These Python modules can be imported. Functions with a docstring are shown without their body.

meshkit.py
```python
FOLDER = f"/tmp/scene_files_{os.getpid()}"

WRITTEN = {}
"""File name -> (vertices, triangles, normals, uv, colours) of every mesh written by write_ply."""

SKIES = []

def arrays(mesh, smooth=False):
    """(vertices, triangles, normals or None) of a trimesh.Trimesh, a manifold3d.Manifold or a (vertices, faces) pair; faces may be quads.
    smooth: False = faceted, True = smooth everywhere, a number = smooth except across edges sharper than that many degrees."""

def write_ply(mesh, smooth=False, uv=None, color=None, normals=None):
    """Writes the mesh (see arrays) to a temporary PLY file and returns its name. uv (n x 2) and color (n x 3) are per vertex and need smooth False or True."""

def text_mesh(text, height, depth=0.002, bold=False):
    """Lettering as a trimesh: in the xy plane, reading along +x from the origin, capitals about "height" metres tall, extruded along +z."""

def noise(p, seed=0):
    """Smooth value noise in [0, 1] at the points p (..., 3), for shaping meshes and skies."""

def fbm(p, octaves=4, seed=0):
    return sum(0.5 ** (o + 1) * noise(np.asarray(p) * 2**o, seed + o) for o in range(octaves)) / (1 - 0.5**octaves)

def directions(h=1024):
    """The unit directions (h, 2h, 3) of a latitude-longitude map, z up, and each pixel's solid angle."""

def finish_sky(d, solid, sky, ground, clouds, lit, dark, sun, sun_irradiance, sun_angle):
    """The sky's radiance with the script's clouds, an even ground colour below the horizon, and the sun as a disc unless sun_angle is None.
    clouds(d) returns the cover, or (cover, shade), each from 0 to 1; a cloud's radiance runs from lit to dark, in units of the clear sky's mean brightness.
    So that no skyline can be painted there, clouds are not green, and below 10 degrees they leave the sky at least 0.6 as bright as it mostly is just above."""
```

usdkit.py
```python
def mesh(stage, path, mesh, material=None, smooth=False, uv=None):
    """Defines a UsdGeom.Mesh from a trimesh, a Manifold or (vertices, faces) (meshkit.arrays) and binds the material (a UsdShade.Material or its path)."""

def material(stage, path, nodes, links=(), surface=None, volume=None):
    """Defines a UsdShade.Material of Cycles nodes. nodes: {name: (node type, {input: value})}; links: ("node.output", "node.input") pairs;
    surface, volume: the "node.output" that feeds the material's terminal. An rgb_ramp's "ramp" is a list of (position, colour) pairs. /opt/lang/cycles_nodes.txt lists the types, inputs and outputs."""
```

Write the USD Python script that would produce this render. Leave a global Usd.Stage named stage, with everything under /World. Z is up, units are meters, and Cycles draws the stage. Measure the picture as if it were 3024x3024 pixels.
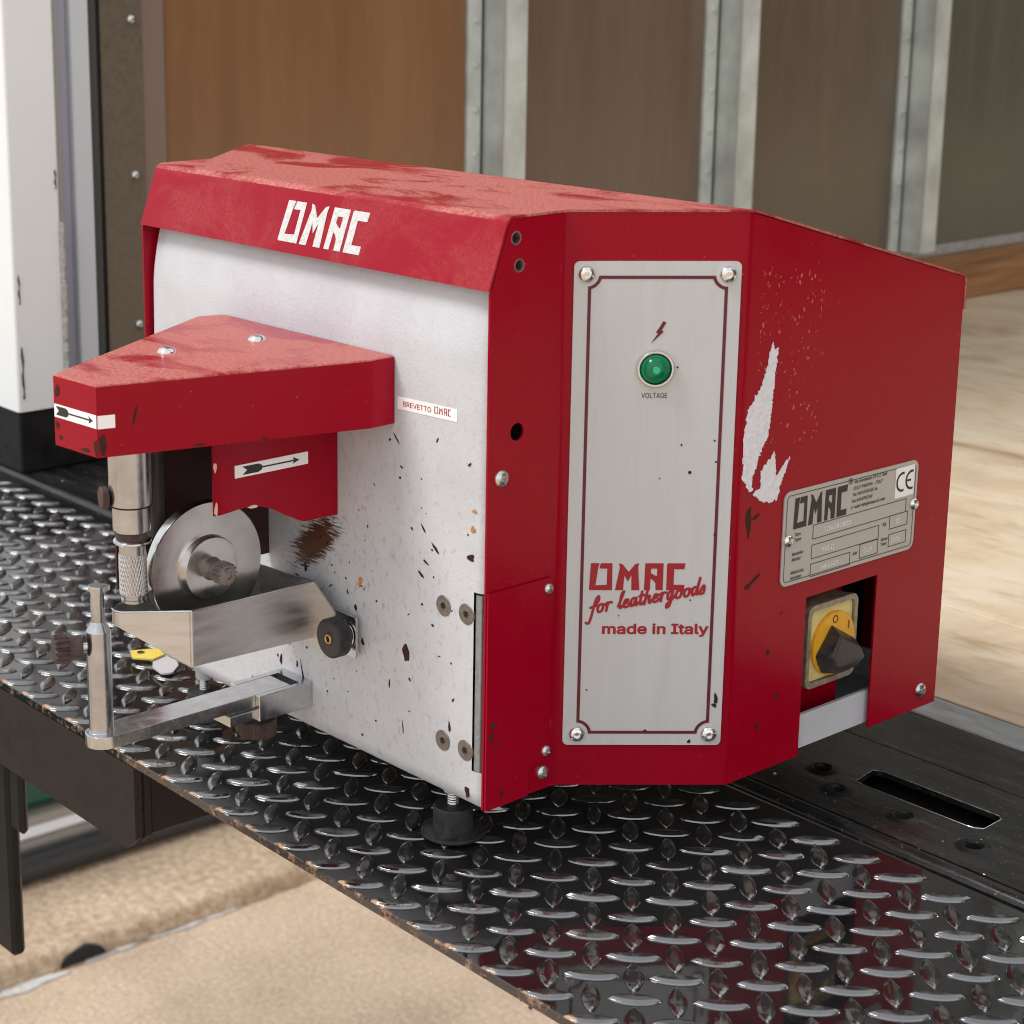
import math, random, numpy as np, trimesh
import manifold3d as m3
import usdkit, meshkit
from shapely.geometry import Polygon, LineString, Point, box as sbox
from shapely.ops import unary_union
from shapely import affinity
from pxr import Usd, UsdGeom, UsdLux, UsdShade, Gf, Sdf

random.seed(7)
RNG = np.random.default_rng(7)
stage = Usd.Stage.CreateInMemory()
UsdGeom.SetStageUpAxis(stage, UsdGeom.Tokens.z)
UsdGeom.SetStageMetersPerUnit(stage, 1.0)
UsdGeom.Xform.Define(stage, '/World')
UsdGeom.Scope.Define(stage, '/World/Looks')

# ------------------------------------------------------------------ camera
cam = UsdGeom.Camera.Define(stage, '/World/camera')
CAM = np.array([0.74036, -0.74895, 0.54848])
RX, RD, RF = [0.619937, 0.784651, 0.000272], [0.188156, -0.148322, -0.970875], [-0.761758, 0.601932, -0.239587]
rows = [RX, [-v for v in RD], [-v for v in RF]]
cam.AddTransformOp().Set(Gf.Matrix4d(*rows[0], 0, *rows[1], 0, *rows[2], 0, *CAM.tolist(), 1))
cam.CreateHorizontalApertureAttr(36.0)
cam.CreateVerticalApertureAttr(36.0)
cam.CreateFocalLengthAttr(69.563)
cam.CreateHorizontalApertureOffsetAttr(4.9836)
cam.CreateVerticalApertureOffsetAttr(-2.9293)
cam.CreateClippingRangeAttr(Gf.Vec2f(0.02, 500))
cam.CreateFStopAttr(16.0)
cam.CreateFocusDistanceAttr(1.25)
cam.CreateExposureAttr(0.45)

# ------------------------------------------------------------------ light: soft day, sun veiled
SUN = np.array([-0.32, -0.62, 1.0]); SUN = SUN / np.linalg.norm(SUN)
ELEV, ROT = math.asin(SUN[2]), math.atan2(SUN[0], SUN[1])
sky = usdkit.material(stage, '/World/Looks/sky_air', {
    'tc': ('texture_coordinate', {}),
    's': ('sky_texture', {'sky_type': 'single_scattering', 'sun_disc': False, 'sun_elevation': ELEV, 'sun_rotation': ROT}),
    'n': ('noise_texture', {'scale': 1.6, 'detail': 5, 'roughness': 0.55}),
    'r': ('rgb_ramp', {'ramp': [(0.35, (6.4, 6.5, 6.7)), (0.65, (9.6, 9.5, 9.4))]}),
    'm': ('mix_color', {'fac': 0.82, 'use_clamp': False}),
    'b': ('background_shader', {'strength': 0.108})},
    [('tc.generated', 'n.vector'), ('n.fac', 'r.fac'), ('s.color', 'm.a'), ('r.color', 'm.b'), ('m.result', 'b.color')], surface='b.background')
dome = UsdLux.DomeLight.Define(stage, '/World/sky')
UsdShade.MaterialBindingAPI.Apply(dome.GetPrim()).Bind(sky)
dome.GetPrim().SetCustomDataByKey('kind', 'structure')
dome.GetPrim().SetCustomDataByKey('label', 'pale overcast daylight sky above the truck')
dome.GetPrim().SetCustomDataByKey('category', 'sky')
sun = UsdLux.DistantLight.Define(stage, '/World/sun')
sun.CreateIntensityAttr(0.50); sun.CreateAngleAttr(20.0); sun.CreateColorAttr(Gf.Vec3f(1, 0.985, 0.965))
sun.GetPrim().GetAttribute('inputs:normalize').Set(True) if sun.GetPrim().GetAttribute('inputs:normalize') else sun.CreateNormalizeAttr(True)
q = Gf.Rotation(Gf.Vec3d(0, 0, 1), Gf.Vec3d(*SUN.tolist())).GetQuat()
sun.AddOrientOp().Set(Gf.Quatf(q))

# ------------------------------------------------------------------ naming helpers
USED = {}
def path_of(name, parent):
    k = (str(parent), name); n = USED.get(k, 0); USED[k] = n + 1
    return f'{parent}/{name}' + (f'_{n:03d}' if n else '')
def data(prim, label=None, cat=None, group=None, kind=None):
    for k, v in (('label', label), ('category', cat), ('group', group), ('kind', kind)):
        if v: prim.SetCustomDataByKey(k, v)
def part(name, mesh, mat, parent='/World', smooth=35, **kw):
    p = path_of(name, parent)
    if isinstance(mesh, list): mesh = trimesh.util.concatenate([tm(m) for m in mesh])
    g = usdkit.mesh(stage, p, mesh, M[mat], smooth=smooth)
    data(g.GetPrim(), **kw)
    return p
def thing(name, label, cat, loc=(0, 0, 0), rotz=0, group=None, kind=None):
    p = path_of(name, '/World')
    x = UsdGeom.Xform.Define(stage, p)
    x.AddTranslateOp().Set(Gf.Vec3d(*loc)); x.AddRotateZOp().Set(rotz)
    data(x.GetPrim(), label, cat, group, kind)
    return p

# ------------------------------------------------------------------ shape helpers
def tm(m):
    if isinstance(m, trimesh.Trimesh): return m
    if isinstance(m, m3.Manifold):
        k = m.to_mesh(); return trimesh.Trimesh(k.vert_properties[:, :3], k.tri_verts, process=False)
    v, f = np.asarray(m[0], float), np.asarray(m[1], int)
    if f.shape[1] == 4: f = np.vstack([f[:, [0, 1, 2]], f[:, [0, 2, 3]]])
    return trimesh.Trimesh(v, f, process=False)
def mf(m):
    if isinstance(m, m3.Manifold): return m
    t = tm(m); t = trimesh.Trimesh(t.vertices, t.faces, process=True)
    return m3.Manifold(m3.Mesh(np.asarray(t.vertices, np.float32), np.asarray(t.faces, np.uint32)))
def bx(x0, x1, y0, y1, z0, z1, ch=0.0):
    if ch <= 0:
        t = trimesh.creation.box((x1 - x0, y1 - y0, z1 - z0)); t.apply_translation(((x0 + x1) / 2, (y0 + y1) / 2, (z0 + z1) / 2)); return t
    pts = []
    for sx in (0, 1):
        for sy in (0, 1):
            for sz in (0, 1):
                c = np.array([(x0, x1)[sx], (y0, y1)[sy], (z0, z1)[sz]]); d = np.array([1 - 2 * sx, 1 - 2 * sy, 1 - 2 * sz]) * ch
                for k in range(3):
                    e = d.copy(); e[k] = 0; pts.append(c + e)
    return tm(m3.Manifold.hull_points(np.array(pts)))
def frame(o, ex, ey, n=None):
    ex, ey = np.asarray(ex, float), np.asarray(ey, float); n = np.cross(ex, ey) if n is None else np.asarray(n, float)
    T = np.eye(4); T[:3, 0], T[:3, 1], T[:3, 2], T[:3, 3] = ex, ey, n, o; return T
def ext(poly, d, T=None, z=0.0):
    """polygon(s) extruded by d along the frame's normal, starting at z"""
    gs = [g for g in getattr(poly, 'geoms', [poly]) if g.area > 1e-12]
    t = trimesh.util.concatenate([trimesh.creation.extrude_polygon(g, d, engine='earcut') for g in gs])
    t.apply_translation((0, 0, z))
    if T is not None: t.apply_transform(T)
    return t
def axis_frame(o, d):
    d = np.asarray(d, float); d = d / np.linalg.norm(d)
    a = np.cross([0, 0, 1], d) if abs(d[2]) < 0.95 else np.cross([1, 0, 0], d); a = a / np.linalg.norm(a)
    return frame(o, a, np.cross(d, a), d)
def lathe(prof, o=(0, 0, 0), d=(0, 0, 1), n=48):
    """prof: (r, z) pairs, closed to the axis at both ends"""
    prof = [(max(r, 0.0), z) for r, z in prof]
    th = np.arange(n) * 2 * np.pi / n; v, f, idx = [], [], []
    for r, z in prof:
        if r < 1e-9: idx.append([len(v)] * n); v.append((0, 0, z))
        else:
            idx.append(list(range(len(v), len(v) + n))); v += [(r * np.cos(t), r * np.sin(t), z) for t in th]
    for i in range(len(prof) - 1):
        for k in range(n):
            a, b, c, e = idx[i][k], idx[i][(k + 1) % n], idx[i + 1][(k + 1) % n], idx[i + 1][k]
            if a != b: f.append((a, b, c))
            if c != e: f.append((a, c, e))
    t = trimesh.Trimesh(v, f, process=False); t.apply_transform(axis_frame(o, d)); return t
def cyl(r, z0, z1, o=(0, 0, 0), d=(0, 0, 1), ch=0.0006, n=48):
    ch = min(ch, (z1 - z0) / 3, r / 3)
    return lathe([(0, z0), (r - ch, z0), (r, z0 + ch), (r, z1 - ch), (r - ch, z1), (0, z1)], o, d, n)
def gear(r, dr, nt, z0, z1, o, d, ch=0.0007, flat=0.5):
    """knurled wheel with straight teeth"""
    k = nt * 4; th = np.arange(k) * 2 * np.pi / k; rr = np.where((np.arange(k) % 4) < 2, r, r - dr)
    v, f = [], []
    lv = [(z0, -ch), (z0 + ch, 0), (z1 - ch, 0), (z1, -ch)]
    for z, off in lv: v += [((x + off) * np.cos(t), (x + off) * np.sin(t), z) for x, t in zip(rr, th)]
    for i in range(3):
        for j in range(k):
            a, b = i * k + j, i * k + (j + 1) % k; f += [(a, b, b + k), (a, b + k, a + k)]
    c0 = len(v); v += [(0, 0, z0), (0, 0, z1)]
    for j in range(k): f += [(c0, (j + 1) % k, j), (c0 + 1, 3 * k + j, 3 * k + (j + 1) % k)]
    t = trimesh.Trimesh(v, f, process=False); t.apply_transform(axis_frame(o, d)); return t
def torus(R, r, o, d=(0, 0, 1), n=40, m=10):
    u, w = np.meshgrid(np.arange(n) * 2 * np.pi / n, np.arange(m) * 2 * np.pi / m, indexing='ij')
    v = np.stack([(R + r * np.cos(w)) * np.cos(u), (R + r * np.cos(w)) * np.sin(u), r * np.sin(w)], -1).reshape(-1, 3)
    i, j = np.meshgrid(np.arange(n), np.arange(m), indexing='ij')
    q4 = np.stack([i * m + j, ((i + 1) % n) * m + j, ((i + 1) % n) * m + (j + 1) % m, i * m + (j + 1) % m], -1).reshape(-1, 4)
    t = tm((v, q4)); t.apply_transform(axis_frame(o, d)); return t
def tube(pts, r, n=8):
    p = np.asarray(pts, float); t = np.gradient(p, axis=0); t /= np.linalg.norm(t, axis=1, keepdims=True)
    a = np.cross(t, [0.3, 0.2, 0.93]); a /= np.linalg.norm(a, axis=1, keepdims=True); b = np.cross(t, a)
    th = np.arange(n) * 2 * np.pi / n; rr = np.broadcast_to(r, (len(p),))
    v = (p[:, None] + rr[:, None, None] * (np.cos(th)[None, :, None] * a[:, None] + np.sin(th)[None, :, None] * b[:, None])).reshape(-1, 3)
    f = []
    for i in range(len(p) - 1):
        for j in range(n):
            A, B = i * n + j, i * n + (j + 1) % n; f += [(A, B, B + n), (A, B + n, A + n)]
    for j in range(1, n - 1): f += [(0, j + 1, j), ((len(p) - 1) * n, (len(p) - 1) * n + j, (len(p) - 1) * n + j + 1)]
    return trimesh.Trimesh(v, f, process=False)
def fillet(pts, r, k=5):
    """rounds the inner corners of an open polyline"""
    p = [np.asarray(a, float) for a in pts]; out = [p[0]]
    for i in range(1, len(p) - 1):
        u, w = p[i - 1] - p[i], p[i + 1] - p[i]; lu, lw = np.linalg.norm(u), np.linalg.norm(w); u, w = u / lu, w / lw
        t = min(r, lu * .45, lw * .45)
        a, b = p[i] + u * t, p[i] + w * t
        for s in np.linspace(0, 1, k): out.append((1 - s) ** 2 * a + 2 * s * (1 - s) * p[i] + s * s * b)
    out.append(p[-1]); return np.array(out)
def rounded(poly, r): return poly.buffer(-r).buffer(r, quad_segs=5)
def rrect(x0, y0, x1, y1, r): return sbox(x0 + r, y0 + r, x1 - r, y1 - r).buffer(r, quad_segs=5)
def bevel_prism(poly, z0, z1, r=0.0015, T=None, bottom=False):
    """convex polygon extruded with rounded upper edges"""
    P = [(z0, 0.0)] if not bottom else [(z0, r), (z0 + r * .3, r * .3), (z0 + r, 0)]
    P += [(z1 - r, 0.0), (z1 - r * .3, r * .3), (z1, r)]
    pts = []
    for z, i in P:
        c = np.array(poly.buffer(-i, join_style=2).exterior.coords)[:-1]; pts += [(x, y, z) for x, y in c]
    t = tm(m3.Manifold.hull_points(np.array(pts)))
    if T is not None: t.apply_transform(T)
    return t
def text(s, h, depth=0.00012, bold=False, sx=1.0, shear=0.0, T=None, at=(0, 0), width=None):
    t = meshkit.text_mesh(s, h, depth, bold)
    if width: sx = width / (t.bounds[1][0] - t.bounds[0][0])
    A = np.eye(4); A[0, 0] = sx; A[0, 1] = shear; A[0, 3], A[1, 3] = at
    t.apply_transform(A)
    if T is not None: t.apply_transform(T)
    return t
def logo():
    """the block letters O M A C, one unit tall, 3.56 wide"""
    O = Polygon([(.05, 1), (.85, 1), (.86, 0), (.03, 0), (0, .03)], [[(.32, .8), (.66, .8), (.66, .2), (.24, .18)]]).difference(Polygon([(.37, 1.01), (.42, 1.01), (.36, .78), (.31, .78)]))
    Mm = Polygon([(.97, 0), (1.13, .86), (1.08, 1), (1.22, .97), (1.46, .68), (1.70, .97), (1.84, 1), (1.81, .85), (1.88, 0), (1.58, 0), (1.565, .56), (1.44, .31), (1.31, .55), (1.27, 0)])
    A = Polygon([(2.05, 0), (2.07, 1), (2.75, 1), (2.75, 0), (2.48, 0), (2.47, .26), (2.38, .37), (2.28, .42), (2.27, 0)], [[(2.29, .8), (2.52, .8), (2.52, .52), (2.42, .56), (2.29, .64)]])
    Cc = Polygon([(2.92, 1), (3.56, 1), (3.53, .78), (3.15, .78), (3.15, .2), (3.55, .2), (3.55, 0), (2.88, 0), (2.88, .96)])
    return unary_union([O, Mm, A, Cc])
LOGO = logo()
def logo_mesh(T, x, y, w, h, d=0.00012, shear=0.0):
    return ext(affinity.affine_transform(LOGO, [w / 3.56, shear, 0, h, x, y]), d, T)
def arrow_poly(L, h):
    """feathered arrow pointing to +x inside L by h"""
    head = Polygon([(L, 0), (L - .12 * L, h * .42), (L - .1 * L, h * .09), (L - .1 * L, -h * .09), (L - .12 * L, -h * .42)])
    shaft = sbox(.28 * L, -h * .09, L * .93, h * .09)
    tail = Polygon([(0, h * .5), (.28 * L, h * .5), (.34 * L, h * .25), (.34 * L, -h * .25), (.28 * L, -h * .5), (0, -h * .5), (.08 * L, 0)])
    return unary_union([head, shaft, tail])

# ------------------------------------------------------------------ materials
M = {}
def mat(name, nodes, links, surface='p.BSDF'): M[name] = usdkit.material(stage, '/World/Looks/' + name, nodes, links, surface=surface)
def simple(name, col, rough=.5, metal=0.0, noise=None, bump=None, var=0.0, stretch=(1, 1, 1), **kw):
    n = {'tc': ('texture_coordinate', {}), 'mp': ('mapping', {'scale': stretch}), 'p': ('principled_bsdf', dict({'base_color': col, 'roughness': rough, 'metallic': metal}, **kw))}
    l = [('tc.object', 'mp.vector')]
    if var:
        n['n'] = ('noise_texture', {'scale': noise or 60, 'detail': 5, 'roughness': .6}); l.append(('mp.vector', 'n.vector'))
        c = np.array(col)
        n['r'] = ('rgb_ramp', {'ramp': [(.3, tuple(c * (1 - var))), (.7, tuple(np.minimum(c * (1 + var), .95)))]}); l += [('n.fac', 'r.fac'), ('r.color', 'p.base_color')]
        n['rr'] = ('map_range', {'from_min': .25, 'from_max': .75, 'to_min': rough * .7, 'to_max': min(rough * 1.4, 1)}); l += [('n.fac', 'rr.value'), ('rr.result', 'p.roughness')]
    if bump:
        n['bn'] = ('noise_texture', {'scale': bump[0], 'detail': 3}); n['b'] = ('bump', {'strength': bump[1], 'distance': bump[2]})
        l += [('mp.vector', 'bn.vector'), ('bn.fac', 'b.height'), ('b.normal', 'p.normal')]
    mat(name, n, l)
RED = (0.275, 0.0002, 0.0115)
def red(name, dust=None, chips=True):
    n = {'tc': ('texture_coordinate', {}), 'p': ('principled_bsdf', {'base_color': RED, 'roughness': .18, 'specular_ior_level': .20}),
         'bn': ('noise_texture', {'scale': 520, 'detail': 2}), 'b': ('bump', {'strength': .10, 'distance': .0006}),
         'n': ('noise_texture', {'scale': 26, 'detail': 6, 'roughness': .65}), 'rr': ('map_range', {'from_min': .3, 'from_max': .7, 'to_min': .11, 'to_max': .26}),
         'sp': ('noise_texture', {'scale': 230, 'detail': 4, 'roughness': .7}), 'sr': ('rgb_ramp', {'ramp': [(.70, (0, 0, 0)), (.735, (1, 1, 1))]}),
         'cm0': ('mix_color', {'a': RED, 'b': (.075, .016, .012)}), 'ls': ('noise_texture', {'scale': 420, 'detail': 2, 'roughness': .5}), 'lr': ('rgb_ramp', {'ramp': [(.725, (0, 0, 0)), (.79, (.7, .7, .7))]}), 'cm': ('mix_color', {'b': (.50, .14, .13)})}
    l = [('tc.object', 'bn.vector'), ('bn.fac', 'b.height'), ('b.normal', 'p.normal'), ('tc.object', 'n.vector'), ('n.fac', 'rr.value'), ('rr.result', 'p.roughness'),
         ('tc.object', 'sp.vector'), ('sp.fac', 'sr.fac'), ('sr.color', 'cm0.fac'), ('cm0.result', 'cm.a'), ('tc.object', 'ls.vector'), ('ls.fac', 'lr.fac'), ('lr.color', 'cm.fac'), ('cm.result', 'p.base_color')]
    if dust:
        sc, lo, hi, amt, st = dust
        n.update({'mp': ('mapping', {'scale': st, 'rotation': (0, 0, .5)}), 'dn': ('noise_texture', {'scale': sc, 'detail': 7, 'roughness': .62, 'distortion': 1.1}),
                  'dr': ('rgb_ramp', {'ramp': [(lo - .04, (.10, .10, .10)), (lo, (.22, .22, .22)), (hi, (.85, .85, .85))]}), 'gn': ('noise_texture', {'scale': 520, 'detail': 3, 'roughness': .7}),
                  'gr': ('map_range', {'from_min': .35, 'from_max': .65, 'to_min': amt * .30, 'to_max': amt, 'clamp': True}), 'mu': ('math', {'math_type': 'multiply'}),
                  'dm': ('mix_color', {'b': (.54, .23, .185)}), 'ra': ('mix_float', {'b': .75})})
        l = [x for x in l if x[1] not in ('p.base_color', 'p.roughness')]
        l += [('tc.object', 'mp.vector'), ('mp.vector', 'dn.vector'), ('dn.fac', 'dr.fac'), ('tc.object', 'gn.vector'), ('gn.fac', 'gr.value'), ('dr.color', 'mu.value1'), ('gr.result', 'mu.value2'),
              ('mu.value', 'dm.fac'), ('cm.result', 'dm.a'), ('dm.result', 'p.base_color'), ('mu.value', 'ra.fac'), ('rr.result', 'ra.a'), ('ra.result', 'p.roughness')]
    mat(name, n, l)
red('red_paint')
red('red_dusty', (10, .42, .50, .97, (1, 2.0, 1)))
red('red_film', (14, .46, .56, .16, (1, 1, 1)))
# textured white coating with flecks of old ink that gather round the inking wheel, and the brown brush-out smear
mat('white_paint', {
    'tc': ('texture_coordinate', {}), 'p': ('principled_bsdf', {'roughness': .42}),
    'bn': ('noise_texture', {'scale': 480, 'detail': 3}), 'b': ('bump', {'strength': .30, 'distance': .0008}),
    'gn': ('noise_texture', {'scale': 18, 'detail': 6, 'roughness': .6}), 'gr': ('rgb_ramp', {'ramp': [(.3, (.48, .49, .515)), (.62, (.55, .56, .585))]}),
    'vd': ('vector_math', {'math_type': 'distance', 'vector2': (.21, 0, .14)}), 'dm': ('map_range', {'from_min': .03, 'from_max': .25, 'to_min': 1, 'to_max': 0, 'clamp': True}),
    'mp': ('mapping', {'rotation': (0, .6, 0), 'scale': (1.0, 1, .62)}),
    'v1': ('voronoi_texture', {'scale': 210, 'randomness': 1.0}), 'n1': ('noise_texture', {'scale': 900, 'detail': 2}), 'a1': ('math', {'math_type': 'multiply_add', 'value2': .55}),
    'sz': ('map_range', {'from_min': 0, 'from_max': 1, 'to_min': .02, 'to_max': .27}), 'lt': ('math', {'math_type': 'less_than'}),
    'cr': ('noise_texture', {'scale': 60, 'detail': 2}), 'cg': ('math', {'math_type': 'greater_than', 'value2': .44}), 'mm': ('math', {'math_type': 'multiply'}),
    'v2': ('noise_texture', {'scale': 210, 'detail': 5, 'roughness': .75}), 'r2': ('rgb_ramp', {'ramp': [(.54, (0, 0, 0)), (.66, (.8, .8, .8))]}), 'm2': ('math', {'math_type': 'multiply'}),
    'sm': ('mapping', {'mapping_type': 'texture', 'location': (.1880, 0, .1755), 'rotation': (0, -.66, 0), 'scale': (.032, .05, .0135)}),
    'sl': ('vector_math', {'math_type': 'length'}), 'st': ('mapping', {'rotation': (0, .62, 0), 'scale': (90, 90, 900)}), 'sn': ('noise_texture', {'scale': 1, 'detail': 4, 'roughness': .7}),
    'sa': ('math', {'math_type': 'multiply_add', 'value2': 2.6}), 'sr': ('rgb_ramp', {'ramp': [(.02, (1, 1, 1)), (.30, (0, 0, 0))]}), 'so': ('math', {'math_type': 'subtract', 'value2': 1.98}),
    'c0': ('mix_color', {'b': (.30, .28, .27)}), 'c1': ('mix_color', {'b': (.035, .025, .025)}), 'c2': ('mix_color', {'b': (.075, .021, .009)})},
    [('tc.object', 'bn.vector'), ('bn.fac', 'b.height'), ('b.normal', 'p.normal'), ('tc.object', 'gn.vector'), ('gn.fac', 'gr.fac'), ('tc.object', 'vd.vector1'), ('vd.value', 'dm.value'),
     ('tc.object', 'mp.vector'), ('mp.vector', 'v1.vector'), ('tc.object', 'n1.vector'), ('n1.fac', 'a1.value1'), ('v1.distance', 'a1.value3'), ('dm.result', 'sz.value'),
     ('a1.value', 'lt.value1'), ('sz.result', 'lt.value2'), ('tc.object', 'cr.vector'), ('cr.fac', 'cg.value1'), ('lt.value', 'mm.value1'), ('cg.value', 'mm.value2'),
     ('mp.vector', 'v2.vector'), ('v2.fac', 'r2.fac'), ('r2.color', 'm2.value1'), ('dm.result', 'm2.value2'),
     ('tc.object', 'sm.vector'), ('sm.vector', 'sl.vector1'), ('tc.object', 'st.vector'), ('st.vector', 'sn.vector'), ('sn.fac', 'sa.value1'), ('sl.value', 'sa.value3'), ('sa.value', 'so.value1'), ('so.value', 'sr.fac'),
     ('gr.color', 'c0.a'), ('m2.value', 'c0.fac'), ('c0.result', 'c1.a'), ('mm.value', 'c1.fac'), ('c1.result', 'c2.a'), ('sr.color', 'c2.fac'), ('c2.result', 'p.base_color')])
simple('silver_plate', (.51, .51, .51), .38, .1, noise=22, var=.035, stretch=(5, 5, .5), bump=(300, .03, .0004))
simple('name_plate', (.44, .42, .39), .38, .25, noise=40, var=.05)
simple('steel_bright', (.60, .605, .61), .20, 1.0, noise=90, var=.12, bump=(200, .05, .0005))
simple('steel_brushed', (.50, .51, .53), .20, 1.0, noise=60, var=.12, bump=(260, .03, .0004))
simple('steel_tray', (.56, .54, .52), .33, 1.0, noise=34, var=.06, stretch=(.6, .6, 4), bump=(320, .05, .0004))
simple('steel_disc', (.66, .65, .63), .19, 1.0, noise=40, var=.15, bump=(150, .04, .0005))
simple('chrome', (.75, .75, .74), .12, 1.0)
simple('zinc', (.62, .63, .62), .28, 1.0, noise=200, var=.12)
simple('dark_screw', (.22, .19, .17), .48, .75, noise=240, var=.3)
simple('dark_iron', (.035, .028, .025), .5, .3, noise=120, var=.4)
simple("knob_black", (.026, .023, .024), .36, 0, noise=160, var=.45, bump=(260, .15, .0005))
simple("knob_rust", (.048, .026, .023), .5, .1, noise=180, var=.7, bump=(300, .3, .0006))
simple('brass', (.65, .42, .16), .3, 1.0, noise=200, var=.2)
simple('rubber', (.024, .023, .024), .5, 0, noise=120, var=.7, bump=(160, .2, .0006))
simple('ink_black', (.018, .016, .016), .5)
simple('ink_red', (.30, .004, .012), .45)
simple('ink_maroon', (.10, .004, .012), .45)
simple('print_white', (.72, .71, .69), .5)
simple('sticker_white', (.86, .86, .85), .4)
simple('hood_print', (.55, .55, .53), .5, noise=500, var=.2)
simple('stamped', (.80, .79, .77), .35, .2)
simple('paper', (.72, .71, .73), .8, noise=420, var=.12, bump=(500, .4, .0006))
simple('chip_brown', (.040, .014, .010), .6, noise=300, var=.5, specular_ior_level=.2)
simple('chip_orange', (.50, .21, .05), .6, noise=300, var=.3)
simple('chip_primer', (.70, .50, .34), .6)
simple('shield_shade', (.030, .004, .005), .5, 0, noise=60, var=.4)  # red leaf coloured near-black: the shade under the arm hood is painted in
simple('bar_grey', (.22, .225, .225), .55, 0, noise=300, var=.2)
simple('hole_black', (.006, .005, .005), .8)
simple('switch_yellow', (.72, .36, .022), .4, noise=160, var=.12)
simple('switch_label', (.68, .56, .22), .45, noise=120, var=.15)
simple('switch_rim', (.24, .20, .14), .3, noise=150, var=.4)
simple('tag_yellow', (.70, .55, .10), .45, noise=300, var=.1)
simple('tag_white', (.50, .50, .51), .5)
mat('lamp_green', {'p': ('principled_bsdf', {'base_color': (.0, .21, .085), 'roughness': .12, 'transmission_weight': .35, 'ior': 1.45})}, [])
simple('lamp_core', (.02, .45, .22), .3)
mat('clear_plastic', {'t': ('transparent_bsdf', {'color': (.9, .86, .78)}), 'g': ('glossy_bsdf', {'color': (.9, .9, .9), 'roughness': .12}), 'f': ('fresnel', {'IOR': 1.45}), 'm': ('mix_closure', {})},
    [('f.fac', 'm.fac'), ('t.BSDF', 'm.closure1'), ('g.BSDF', 'm.closure2')], surface='m.closure')
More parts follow.
